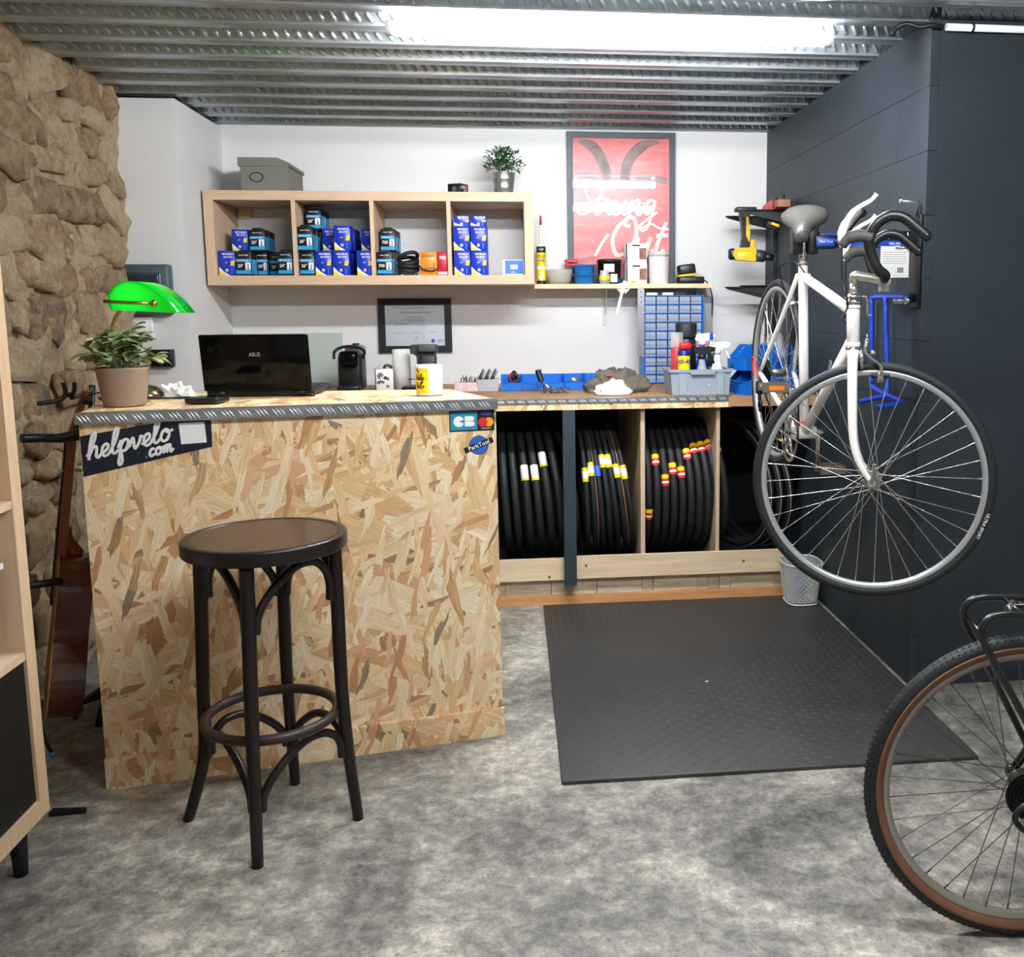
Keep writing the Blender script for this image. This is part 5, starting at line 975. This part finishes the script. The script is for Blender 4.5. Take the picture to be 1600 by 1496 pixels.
for s_ in (-1, 1):
    b0 = bc+ls*s_*.197+fh*-.04+upv*.096
    part(MB().tube(cat([b0+fh*.008, b0-fh*.028+upv*.006, b0-fh*.055-upv*.002, b0-fh*.07-upv*.02], 4), [.0155]*4+[.0165]*4+[.014]*4+[.011], 12), 'brake_hood', M('hood_grey', '#3c3d3c', .6))
    part(MB().tube(cat([b0-fh*.066-upv*.022, b0-fh*.07+upv*.01, b0-fh*.058+upv*.042, b0-fh*.035+upv*.072, b0+fh*.0+upv*.092, b0+fh*.014+upv*.108], 5), [.009]*5+[.011]*5+[.0085]*5+[.0062]*5+[.0055]*5+[.007], 10), 'brake_lever', BWHITE)
    part(MB().tube(cat([b0-fh*.01+upv*.014, b0+fh*.004+upv*.022, b0+fh*.012+upv*.035], 4), .0045, 8), 'lever_extension', BWHITE)
    part(MB().tube(cat([b0-fh*.068-upv*.02, b0-fh*.066-upv*.1, b0-fh*.05-upv*.17, bc-fh*.11-upv*.1+ls*s_*.05, ht-ax*.05-fs*.02+ls*s_*.02], 6), .0025, 6), 'brake_cable', BLACKP)
# front brake caliper, rear brake
cb = cr-ax*.006+fs*.024
m = MB(); m.sph(cb, .011, 10)
fside = 1 if ls.y < 0 else -1
for s_ in (-1, 1): m.tube(cat([cb+ls*s_*.008+ax*.012, cb+ls*s_*.03, cb+ls*s_*.035-ax*.025, cb+ls*s_*.017-ax*.04], 4), .0055, 8)
part(m, 'front_brake', CHROME)
# the caliper arm and shoe on the room side of the rim
rp_ = FHUB+ax*(RW-.04)+fs*.02
nr_ = ls*(1 if ls.y < 0 else -1)
part(MB().tube(cat([cb+nr_*.022+fs*.014+ax*.035, cb+nr_*.03+fs*.012, rp_+nr_*.026+ax*.03, rp_+nr_*.022], 4), .0055, 8).rbox(rp_+nr_*.022-ax*.004, (.018, .008, .03), .004), 'brake_arm', CHROME)
part(MB().rbox(rp_+nr_*.013, (.05, .008, .012), .004, 0, Matrix((fs, nr_, ax)).transposed()), 'brake_shoe', BLACKP)
part(MB().cyl(cb+nr_*.022+fs*.014+ax*.03, cb+nr_*.022+fs*.014+ax*.055, .003, n=8).sph(cb+nr_*.022+fs*.014+ax*.035, .007, 8).sph(cb+nr_*.02+fs*.03, .009, 8), 'barrel_adjuster', CHROME)
rb = P3(-.213, .372)
m = MB(); m.sph(rb-fw*.015, .01, 10)
for s_ in (-1, 1): m.tube(cat([rb-fw*.02+lf*s_*.006+up*.02, rb-fw*.022+lf*s_*.028, rb-fw*.03+lf*s_*.03-up*.03, rb-fw*.035+lf*s_*.014-up*.045], 4), .005, 8)
part(m, 'rear_brake', CHROME)
part(MB().tube(cat([P3(-.1, .505, -.01), P3(-.15, .53, -.03), P3(-.23, .5, -.055), P3(-.245, .42, -.03)], 6), .0025, 6), 'rear_brake_cable', BLACKP)
part(MB().tube(cat([P3(-.33, .09, -.075), P3(-.37, .15, -.085), P3(-.42, .14, -.08), P3(-.41, .08, -.075)], 5), .003, 6), 'red_cable', REDPL)
part(MB().tube(cat([P3(.0, .045, -.03), P3(.02, .035, -.04), P3(.03, .05, -.01)], 5), .003, 6), 'red_cable', REDPL)
# drivetrain on the -x side
m = MB()
for r_, xo in ((.095, -.052), (.078, -.046)):
    mm = rotm('Y', pi/2); m.lathe([(r_-.012, -.0012), (r_, -.0012), (r_, .0012), (r_-.012, .0012), (r_-.012, -.0012)], 52, P3(0, 0, xo), 0, mm, sm=False)
for k in range(5): a = k*2*pi/5+.3; m.tube([P3(0, 0, -.05), P3(.085*cos(a), .085*sin(a), -.05)], .005, 6)
part(m, 'chainrings', CHROME)
c1 = Vector((2.19, -1.965, 1.032)); c2 = Vector((2.414, -1.872, .747))
part(MB().tube([P3(0, 0, -.05), P3(0, 0, -.06)+(c1-P3(0, 0, -.1))*.1, Vector((2.232, c1.y, c1.z))], .008, 8), 'crank_arm', CHROME); part(MB().tube([P3(0, 0, .045), Vector((2.372, c2.y, c2.z))], .008, 8).cyl(P3(0, 0, .036), P3(0, 0, .062), .011, n=12), 'crank_arm', CHROME)
PED = M('pedal_worn', '#8a7c6c', .45, .7)
for c, sg in ((c1, -1), (c2, 1)):
    o = part(MB().bb(c.x-.042, c.x+.042, c.y-.034, c.y-.029, c.z-.014, c.z+.014).bb(c.x-.042, c.x+.042, c.y+.029, c.y+.034, c.z-.014, c.z+.014).bb(c.x-.042, c.x-.038, c.y-.03, c.y+.03, c.z-.01, c.z+.01).bb(c.x+.038, c.x+.042, c.y-.03, c.y+.03, c.z-.01, c.z+.01).cyl((c.x-.045, c.y, c.z), (c.x+.045, c.y, c.z), .009, n=10), 'pedal', PED)
    if sg < 0:
        MB().bb(c.x-.024, c.x+.024, c.y-.0355, c.y-.034, c.z-.007, c.z+.007).build('amber_reflector', ORANGE, o, BASE)
m = MB(); pc = []
for k in range(24): a = pi/2-.2+ (pi+.4)*0+k*0; 
ring_c = P3(0, 0, -.05); cas = rh+lf*-.05
def tang(c, r_, a): return c+fw*(r_*cos(a))+up*(r_*sin(a))
ch = [tang(ring_c, .093, radians(a)) for a in range(95, -100, -12)]; ch += [tang(cas, .045, radians(a)) for a in range(-95-0, -290, -15)]
ch = [Vector(p) for p in ch]; part(MB().tube(ch, .0035, 6, closed=True), 'chain', DRIVE)
rd = cas-up*.055+lf*-.012
part(MB().rbox(rd, (.02, .03, .045), .004).tube([rd, rd-up*.06+fw*.03], .006, 8).torus(.018, .005, 18, 6, rd-up*.06+fw*.03, rotm('Y', pi/2)), 'rear_derailleur', DRIVE)
part(MB().rbox(P3(-.02, .12, -.045), (.015, .04, .05), .003).tube([P3(-.035, .12, -.02), P3(-.02, .12, -.045)], .006, 8), 'front_derailleur', CHROME)
sl_ = hb.lerp(P3(0, 0), .3)
part(MB().tube([sl_-lf*.025, sl_+lf*.025], .013, 10).tube(cat([sl_-lf*.026, sl_-lf*.028+up*.03+fw*.01, sl_-lf*.03+up*.05+fw*.02], 4), .004, 8).tube(cat([sl_+lf*.026, sl_+lf*.028+up*.02+fw*.02], 4), .004, 8), 'shift_levers', CHROME)
part(MB().tube([FHUB-nr_*.06, FHUB+nr_*.066], .004, 8).tube(cat([FHUB+nr_*.064, FHUB+nr_*.07+ax*.03+fs*.006, FHUB+nr_*.072+ax*.055+fs*.006], 4), [.006]*8+[.007], 8).cyl(FHUB+nr_*.056, FHUB+nr_*.066, .011, n=12), 'quick_release', CHROME)
part(MB().torus(.005, .0016, 12, 5, hb.lerp(st_, .9), axes((1, 0, 0))), 'cable_guide', CHROME)
text('ULTRA SPORT', .012, WHT, t, FHUB-BASE+nr_*.0138+(fs*cos(radians(-22))+ax*sin(radians(-22)))*(RW-.0135), Matrix((fs, ax, nr_)).transposed() @ Matrix.Rotation(radians(-22-90), 3, 'Z') , 'tyre_lettering', bold=.01)

# ---- wall repair clamp
t = thing('repair_clamp', 'wall mounted bicycle repair arm in black and blue', 'repair stand', (2.68, -1.87, 1.28)); BASE = Vector((2.68, -1.87, 1.28))
CL = P3(-.177, .6); yb_ = CL.y; zb_ = CL.z
part(MB().rbox((2.677, yb_-.02, 1.43), (.01, .07, .3), .002), 'wall_plate', BLACKM)
part(MB().rbox((2.545, yb_, zb_), (.27, .05, .052), .006).tube([(2.33, yb_, zb_), (2.44, yb_, zb_)], .022, 16), 'arm', BLACKM)
part(MB().bb(2.43, 2.66, yb_-.0262, yb_-.0255, zb_-.026, zb_-.006).bb(2.36, 2.43, yb_-.024, yb_-.022, zb_+.012, zb_+.018), 'blue_stripe', TOOLBLUE)
text('Park Tool', .03, WHT, t, Vector((2.585, yb_-.0268, zb_+.009))-BASE, FRONT, bold=.02); text('PRS-4W', .011, WHT, t, Vector((2.6, yb_-.0268, zb_-.016))-BASE, FRONT, bold=.01)
part(MB().rbox((CL.x-.022, CL.y, CL.z), (.03, .05, .1), .006).rbox((CL.x+.028, CL.y, CL.z), (.034, .05, .095), .006), 'clamp_jaws', BLACKP)
part(MB().rbox((CL.x+.065, CL.y-.02, CL.z-.012), (.07, .03, .04), .004), 'clamp_body', BLACKM); part(MB().rbox((CL.x+.065, CL.y-.036, CL.z-.012), (.06, .003, .024), .001), 'blue_plate', TOOLBLUE); text('Park Tool', .011, WHT, t, Vector((CL.x+.065, CL.y-.038, CL.z-.01))-BASE, FRONT, bold=.01)
part(MB().tube(cat([(CL.x+.1, CL.y-.04, CL.z-.02), (CL.x+.125, CL.y-.05, CL.z+.02), (CL.x+.155, CL.y-.055, CL.z+.06), (CL.x+.18, CL.y-.05, CL.z+.085)], 4), [.013]*6+[.01]*4+[.015]*3, 10), 'crank_lever', BLACKP)
for z_ in (1.305, 1.475): part(MB().cyl((2.672, yb_-.03, z_), (2.6, yb_-.03, z_), .006, n=10).cyl((2.655, yb_-.03, z_), (2.64, yb_-.03, z_), .013, n=6), 'bolt', CHROME)
part(MB().tube([(2.672, yb_-.02, 1.575), (2.672, yb_-.03, 1.62), (2.61, yb_-.03, 1.622)], .006, 8), 'hook', CHROME)
o = MB().bb(-.048, .048, -.001, .001, -.1, 0).build('instruction_sheet', PAPER); o.location = (2.6, yb_-.028, zb_-.024); tag(o, 'white printed sheet hanging under the repair arm', 'paper')
for k in range(6): MB().bb(-.04, .038, -.0014, -.001, -.02-k*.007, -.0185-k*.007).build('text_line', MATS['print_faint'], o)
for k in range(6): MB().bb(.01+k*.0035, .012+k*.0035, -.0014, -.001, -.085, -.068).build('bar_mark', INK, o)
MB().bb(-.045, .04, -.0014, -.001, -.095, -.094).build('rule_line', MATS['print_faint'], o)

# ---- blue wheel hook on the slate wall
t = thing('wheel_hook', 'bright blue bent rod wheel hook on the slate wall', 'hook', (2.683, -1.75, 1.0)); BASE = Vector((2.683, -1.75, 1.0)); BH = M('hook_blue', '#1a3fb4', .35)
part(MB().tube(cat([(2.655, -1.9, 1.315), (2.655, -1.75, 1.318), (2.655, -1.6, 1.318), (2.655, -1.585, 1.3), (2.655, -1.59, 1.2), (2.655, -1.605, 1.02), (2.652, -1.62, 1.0), (2.65, -1.72, .985), (2.648, -1.87, .972), (2.63, -1.9, .965), (2.56, -1.9, .955)], 4), .0085, 10), 'rod', BH)
part(MB().tube(cat([(2.655, -1.71, 1.318), (2.65, -1.725, 1.3), (2.65, -1.745, 1.15), (2.65, -1.765, .99), (2.62, -1.765, .975), (2.55, -1.765, .96)], 4), .0085, 10), 'rod', BH)
for y_ in (-1.83, -1.87): part(MB().cyl((2.68, y_, 1.3), (2.64, y_, 1.3), .006, n=8), 'screw', CHROME)
# ---- shelf brackets with drill
t = thing('bracket_rail', 'black slotted wall rails with tapering shelf brackets', 'shelf brackets', (2.683, -.3, .95)); BASE = Vector((2.683, -.3, .95)); SB = M('bracket_black', '#12161a', .45)
brk = lambda z_: [(2.66, z_), (2.66, z_-.065), (2.44, z_-.012), (2.425, z_-.004), (2.425, z_)]
for y_ in (-.21, -.52): part(MB().bb(2.662, 2.682, y_-.012, y_+.012, .95, 1.78), 'wall_rail', SB)
for z_ in (1.732, 1.386):
    for y_ in (-.21, -.52):
        part(MB().prism(brk(z_), lambda a, b, d_: (a-(0 if y_ > -.4 else .0), y_+d_, b), -.005, .005).bb(2.425, 2.66, y_-.022, y_+.022, z_-.002, z_+.002), 'bracket', SB)
o = thing('hand_plane', 'red hand planer with wooden block on the top brackets', 'tool', (2.6, -.45, 1.7345)); MB().prism([(-.12, 0), (.1, 0), (.1, .03), (.02, .042), (-.06, .045), (-.1, .03)], lambda a, b, d_: (a*.3+.0, a+.0, b) if False else (d_, a, b), -.03, .03).build('body', M('planer_red', '#c8433a', .4), o); MB().rbox((0, -.13, .02), (.06, .09, .034), .003).build('wood_block', M('block_brown', '#8d6044', .6), o); MB().tube([(.01, -.13, .037), (.01, -.13, .06)], .006, 8).build('peg', BLACKP, o); MB().tube(cat([(0, -.06, .04), (0, -.02, .055), (0, .04, .05), (0, .09, .03)], 4), .008, 8).build('handle', BLACKP, o)
t = thing('cordless_drill', 'yellow and black cordless drill hanging upside down', 'drill', (2.505, -.36, 1.535)); DY = M('drill_yellow', '#e9b417', .4)
d2 = lambda a, b, d_: (a, d_, b)
MB().prism([(-.085, .0), (-.07, -.022), (.02, -.03), (.03, -.025), (.03, .03), (.0, .036), (-.06, .034), (-.083, .02)], d2, -.026, .026).build('motor_body', DY, t); MB().rbox((-.085, 0, .005), (.03, .05, .055), .012).build('end_cap', BLACKP, t)
MB().cyl((.028, 0, 0), (.075, 0, -.006), .03, .028, 18).build('gearbox', M('gear_grey', '#44494e', .4, .4), t); MB().cyl((.075, 0, -.006), (.12, 0, -.012), .022, .015, 14).build('chuck', BLACKP, t); MB().cyl((.12, 0, -.012), (.14, 0, -.014), .003, n=8).build('bit', CHROME, t)
MB().prism([(-.045, .03), (.0, .033), (.002, .1), (-.01, .16), (.005, .2), (-.05, .2), (-.04, .14), (-.035, .09)], d2, -.019, .019).build('grip', BLACKP, t); MB().prism([(-.02, .09), (-.004, .06), (.0, .11), (-.01, .18), (-.02, .18)], d2, -.0205, .0205).build('grip_inlay', DY, t); MB().rbox((.015, 0, .05), (.03, .03, .05), .008).build('trigger_guard', DY, t)
MB().rbox((-.02, 0, .215), (.1, .06, .022), .006).build('foot_plate', BLACKP, t); text('DEWALT', .013, INK, t, (-.035, -.0265, .012), FRONT, bold=.02)
MB().rbox((-.028, -.0263, .0), (.07, .001, .03), .0004).build('label_plate', M('plate_yellow', '#f0c53a', .4), t)

t = thing('drill_battery', 'small yellow and black tool piece tucked under the top bracket', 'battery', (2.585, -.49, 1.655)); MB().rbox((0, 0, .012), (.055, .04, .022), .005, 0, rotm('Y', .35)).build('case', BLACKP, t); MB().rbox((.006, -.012, .012), (.04, .03, .014), .004, 0, rotm('Y', .35)).build('yellow_cover', DY, t)
# ------------------------------------------------------------------ touring bicycle at the right edge
hub = Vector((2.372, -3.22, .321)); hd = Vector((cos(radians(-9)), sin(radians(-9)), 0)); sdv = Vector((hd.y, -hd.x, 0))     # sdv points towards the room's camera side
if sdv.y > 0: sdv = -sdv
Z = Vector((0, 0, 1)); BASE = Vector((2.9, -3.3, 0)); t = thing('touring_bicycle', 'black touring bicycle with tan wall tyre and rear rack', 'bicycle', BASE); Q = lambda s, h_, l=0: hub+hd*s+Z*h_+sdv*l
RB = .321; BF = M('bicycle_black', '#17191b', .3, coat=.4)
wheel(t, BASE, 'rear_wheel', hub, sdv, RB, .0195, M('rim_dull', '#a8a59c', .35, .6), SPKD, 36, True, 1, ph=.1); wheel(t, BASE, 'front_wheel', Q(1.02, 0), sdv, RB, .0195, MATS['rim_dull'], SPKD, 36, True)
m = MB(); bb_, se, h1, h2 = Q(.42, -.05), Q(.25, .48), Q(.78, .5), Q(.82, .36)
m.tube([bb_, se], .0155, 12).tube([se, h1], .0145, 12).tube([bb_, h2], .0165, 12).cyl(h1, h2, .019, n=16).cyl(bb_-sdv*.036, bb_+sdv*.036, .021, n=16)
for s_ in (-1, 1): m.tube(cat([se+sdv*s_*.018, hub+sdv*s_*.066], 2), .009, 10); m.tube(cat([bb_+sdv*s_*.025, Q(.15, -.02, s_*.05), hub+sdv*s_*.066], 4), .009, 10); m.sph(hub+sdv*s_*.066, .016, 10)
part(m, 'frame', BF); m = MB()
for s_ in (-1, 1): m.tube(cat([h2+sdv*s_*.045, Q(.9, .15, s_*.05), Q(1.02, 0, s_*.052)], 5), [.014]*4+[.012]*4+[.009]*3, 10)
m.tube([h2-sdv*.045, h2+sdv*.045], .014, 10); part(m, 'fork', BF)
part(MB().tube([se, Q(.215, .6)], .013, 12), 'seatpost', CHROME); part(MB().sph(Q(.2, .635), (.13, .075, .03), 16), 'saddle', BLACKP)
part(MB().tube([h1, Q(.77, .56), Q(.85, .6)], .013, 10).tube(cat([Q(.83, .6, -.27), Q(.85, .6, -.1), Q(.85, .6, .1), Q(.83, .6, .27)], 4), .011, 10), 'handlebar', BLACKM)
# rack: two side rails bent down into struts, cross wires, deck rods
for s_ in (-1, 1):
    part(MB().tube(cat([Q(.04, .035, s_*.072), Q(-.03, .17, s_*.07), Q(-.085, .27, s_*.062), Q(-.115, .33, s_*.058), Q(-.112, .362, s_*.056), Q(-.08, .378, s_*.055), Q(.02, .378, s_*.055), Q(.2, .378, s_*.055)], 6), .0075, 10), 'rack_rail', BF)
    part(MB().tube([Q(.07, .05, s_*.072), Q(.12, .37, s_*.055)], .005, 8), 'rack_strut', BF)
    part(MB().tube([Q(.2, .378, s_*.055), se+Z*-.06], .004, 8), 'rack_stay', BF)
for s0_ in (-.04, .05, .12, .19): part(MB().tube([Q(s0_, .378, -.055), Q(s0_+.0, .378, .055)], .004, 8), 'rack_rod', BF)
part(MB().tube([Q(-.04, .378, 0), Q(.2, .378, 0)], .004, 8), 'rack_rod', BF); part(MB().tube([Q(-.112, .34, -.056), Q(-.112, .335, .056)], .0022, 6), 'rack_wire', CHROME)
part(MB().cyl(Q(-.055, .375, .02), Q(-.03, .375, -.03), .007, n=10).torus(.011, .003, 14, 6, Q(-.06, .376, .03), axes(hd)), 'rack_spring', M('dull_steel', '#777777')); part(MB().torus(.008, .002, 14, 6, Q(.0, .374, -.055), axes(sdv)), 'rack_ring', CHROME)
part(MB().cyl(Q(.005, .1, .0715), Q(-.008, .125, .0712), .0098, n=12), 'orange_tape', M('tape_orange', '#d0561f', .5))
rd = Q(.03, -.055, .085); part(MB().rbox(rd, (.05, .03, .05), .006).tube([rd, Q(.05, -.14, .08)], .008, 8).torus(.02, .006, 18, 6, Q(.05, -.14, .08), axes(sdv)), 'rear_derailleur', DRIVE); part(MB().rbox(Q(.02, .0, .08), (.05, .03, .06), .008), 'derailleur_hanger', DRIVE)
part(MB().tube(cat([Q(.02, .02, .08), Q(-.03, .01, .09), Q(-.05, -.02, .09), Q(-.02, -.05, .09), Q(.02, -.06, .085)], 5), .006, 8), 'cable_loop', BLACKP)
m = MB(); mm = axes(sdv); m.lathe([(.08, -.0015), (.095, -.0015), (.095, .0015), (.08, .0015), (.08, -.0015)], 48, bb_+sdv*.05, 0, mm, sm=False)
for k in range(5): a = k*1.2566; m.tube([bb_+sdv*.05, bb_+sdv*.05+(mm @ Vector((cos(a), sin(a), 0)))*.085], .006, 6)
part(m, 'chainring', DRIVE); part(MB().tube([bb_+sdv*.05, bb_+sdv*.06+hd*.1-Z*.13], .009, 8).tube([bb_-sdv*.05, bb_-sdv*.06-hd*.1+Z*.13], .009, 8), 'cranks', DRIVE)
for s_, v in ((1, hd*.1-Z*.13), (-1, -hd*.1+Z*.13)): part(MB().rbox(bb_+sdv*s_*.11+v, (.09, .09, .025), .005), 'pedal', BLACKP)
part(MB().tube([Q(.34, -.09, -.05), Q(.2, -.318, -.16)], .008, 8), 'kickstand', BLACKM)

# ------------------------------------------------------------------ wire wastebasket
t = thing('wastebasket', 'white mesh wastebasket at the foot of the slate wall', 'basket', (2.585, -1.02, .0135)); WM = M('basket_white', '#dfe1de', .5, .2)
m = MB(); rows, cols = 16, 44
def bp_(i, j): u = i/rows; a = 2*pi*j/cols; rx, ry = .064+.021*u, .075+.02*u; c_, s_ = cos(a), sin(a); return Vector((rx*abs(c_)**.6*(1 if c_ > 0 else -1), ry*abs(s_)**.6*(1 if s_ > 0 else -1), .012+.168*u))
for j in range(cols):
    for sg in (1, -1): m.tube([bp_(i, j+sg*i*.5) for i in range(0, rows+1, 2)], .0011, 4)
stuff(m.build('mesh', WM, t, fix=False))
m = MB(); m.tube([bp_(rows, j) for j in range(cols)], .004, 8, closed=True); m.build('rim', WM, t); m = MB(); m.tube([bp_(0, j) for j in range(cols)], .004, 8, closed=True); m.v = [(x, y, max(z_-.008, .0)) for x, y, z_ in m.v]; m.build('base_ring', WM, t)
m = MB(); m.add([bp_(0, j)*1 for j in range(cols)], [list(range(cols))]); m.build('base', WM, t)
m = MB()
for i in range(5): m.add([bp_(i*4, j)*.97 for j in range(cols)]+[bp_(min(i*4+4, rows), j)*.97 for j in range(cols)], [(j, (j+1) % cols, cols+(j+1) % cols, cols+j) for j in range(cols)], 0, True) if i < 4 else None
m.build('liner', M('bin_liner', '#b8bab6', .5, alpha=.55), t)
o = thing('blue_scoop', 'light blue plastic scoop inside the wastebasket', 'scoop', (2.575, -1.045, .03)); MB().sph((0, 0, .05), (.03, .02, .038), 14).build('bowl', M('scoop_blue', '#7fb6d8', .4), o); MB().tube([(-.005, 0, .08), (-.03, -.005, .14)], .005, 8).build('handle', M('scoop_blue', '#7fb6d8'), o)

# ------------------------------------------------------------------ guitar on its stand
t = thing('guitar_stand', 'black guitar stand with padded yoke beside the counter', 'guitar stand', (.03, -1.82, 0)); BASE = Vector((.03, -1.82, 0))
part(MB().tube([(.03, -1.82, .04), (.05, -1.82, .9), (.07, -1.83, 1.06)], .01, 8), 'post', BLACKM)
part(MB().tube(cat([(.05, -1.82, .92), (.09, -1.9, .93), (.12, -2.0, .93)], 4), .011, 8).tube(cat([(.03, -2.2, .945), (.07, -2.16, .94), (.1, -2.1, .93), (.12, -2.0, .93)], 4), .0125, 10).tube(cat([(.07, -2.16, .94), (.11, -2.15, .938), (.15, -2.13, .95), (.19, -2.15, .965)], 4), .0125, 10), 'neck_yoke', BLACKP)
part(MB().tube(cat([(.07, -1.83, 1.05), (.1, -1.95, 1.045), (.125, -2.1, 1.045)], 4), .007, 8).tube(cat([(.06, -2.16, 1.035), (.1, -2.14, 1.04), (.118, -2.12, 1.055), (.115, -2.12, 1.09)], 4), .0065, 8).tube(cat([(.118, -2.12, 1.055), (.14, -2.12, 1.06), (.145, -2.12, 1.09)], 4), .006, 8), 'top_hook', BLACKP)
for e_ in ((.06, -1.95, .012), (-.1, -1.8, .012), (.03, -1.68, .012)): part(MB().tube([(.03, -1.82, .06), e_], .011, 8), 'tripod_leg', BLACKM)
part(MB().tube([(.03, -1.82, .085), (.0, -1.98, .082), (.04, -2.05, .082)], .008, 8), 'body_rest', BLACKP)
part(MB().tube(cat([(-.03, -2.2, .53), (.03, -2.18, .53), (.07, -2.13, .525)], 4), .011, 8), 'waist_arm', BLACKP)
part(MB().tube(cat([(-.01, -2.2, .54), (.02, -2.26, .5), (.05, -2.28, .35), (.05, -2.27, .15), (.065, -2.26, .07)], 5), .005, 8), 'cable', BLACKP); part(MB().sph((.068, -2.26, .065), .009, 8), 'blue_tip', M('tip_blue', '#2f7fb0', .4))
t = thing('guitar', 'reddish brown acoustic guitar seen from its side', 'guitar', (-.052, -2.04, .1)); t.rotation_euler = (0, radians(8.5), radians(25)); GB = M('guitar_sides', '#6a3420', .22, var=.5, vs=6, coat=.5, stretch=(3, 3, 1)); GN = M('guitar_neck', '#8a4a2c', .3, var=.2, vs=8)
ol = cat([(0, 0, 0), (.11, .02, 0), (.16, .1, 0), (.145, .19, 0), (.105, .26, 0), (.115, .34, 0), (.12, .41, 0), (.08, .465, 0), (0, .48, 0), (-.08, .465, 0), (-.12, .41, 0), (-.115, .34, 0), (-.105, .26, 0), (-.145, .19, 0), (-.16, .1, 0), (-.11, .02, 0)], 4, closed=True)
gl_ = lambda a, b, d_: (d_, a, b)
MB().prism([(p.x, p.y) for p in ol], gl_, .003, .092).build('body', GB, t)
MB().prism([(p.x*1.01, p.y*1.004-.001) for p in ol], gl_, 0, .003).build('soundboard', M('spruce_top', '#c99a5c', .3), t)
MB().prism([(-.028, .47), (.028, .47), (.024, .83), (-.024, .83)], gl_, -.004, .02).tube(cat([(.008, 0, .56), (.016, 0, .52), (.05, 0, .475)], 4), .022, 10).build('neck', GN, t)
MB().prism([(-.027, .33), (.027, .33), (.024, .83), (-.024, .83)], gl_, -.01, -.004).build('fretboard', M('fretboard', '#241a15', .5), t)
MB().prism([(-.026, .83), (.026, .83), (.034, .97), (-.034, .97)], lambda a, b, d_: (d_+(b-.83)*.22, a, b), -.006, .012).build('headstock', M('head_red', '#9a5230', .35), t)
for k in range(3):
    for s_ in (-1, 1): z_ = .86+k*.04; xo = (z_-.83)*.22+.004; MB().cyl((xo, s_*.028, z_), (xo, s_*.05, z_), .004, n=8).rbox((xo+.01, s_*.054, z_), (.026, .009, .016), .003).build('tuning_peg', BLACKP, t)
MB().tube([(-.02, -.02, .73), (.04, -.02, .735)], .005, 8).build('capo', CHROME, t)

# ------------------------------------------------------------------ bookcase at the left edge
t = thing('bookcase', 'birch cube bookcase with black doors on black legs', 'bookcase', (.06, -3.07, 0)); BASE = Vector((.06, -3.07, 0)); xf, xb, ya, yb2 = .262, -.128, -2.695, -3.47; zb0 = .13
BV = M('birch_veneer_side', '#d8b995', .5, var=.16, vs=5, stretch=(14, 14, 1))
for y0 in (ya-.042, yb2): part(MB().bb(xb, xf, y0, y0+.042, zb0+.042, zb0+1.428), 'side_panel', BV)
part(MB().bb(xb, xf, yb2, ya, zb0, zb0+.042), 'bottom_panel', BV); part(MB().bb(xb, xf, yb2, ya, zb0+1.428, zb0+1.47), 'top_panel', BV); part(MB().bb(xb, xf-.003, (ya+yb2)/2-.009, (ya+yb2)/2+.009, zb0+.042, zb0+1.428), 'middle_panel', BV)
for k in (1, 2, 3): part(MB().bb(xb, xf-.002, yb2+.042, ya-.042, zb0+.042+k*.3465-.009, zb0+.042+k*.3465+.009), 'shelf', BIRCH)
part(MB().bb(xb, xb+.004, yb2+.02, ya-.02, zb0+.02, zb0+1.45), 'back_panel', BV)
for y0, y1 in ((ya-.045, (ya+yb2)/2+.011), ((ya+yb2)/2-.011, yb2+.045)): part(MB().bb(xf-.02, xf-.006, y1, y0, zb0+.044, zb0+.377), 'door', M('door_black', '#0d0e10', .5))
for y_ in (ya-.05, yb2+.05):
    for x_ in (xf-.05, xb+.06): part(MB().cyl((x_, y_, 0), (x_, y_, zb0), .015, .021, 16), 'leg', BLACKM)
o = thing('storage_tub', 'cloudy plastic tub on the bookcase shelf', 'tub', (.07, -2.88, zb0+.042+.3465+.0095)); m = MB(); ring_wall(m, .15, .1, .165, .115, 0, .2, .003); m.bb(-.149, .149, -.099, .099, .0005, .004); m.build('tub', M('tub_clear', '#d7dde6', .3, alpha=.6), o); MB().bb(-.172, .172, -.122, .122, .2, .212).build('lid', M('tub_lid', '#e4e8ee', .4), o)
tag(MB().prism([(-.04, -.012), (.045, -.006), (.045, .006), (-.04, .012)], f3, 0, .012).build('floor_bracket', BLACKP), 'flat black metal foot on the floor beside the counter', 'metal foot').location = (.195, -2.475, .0)
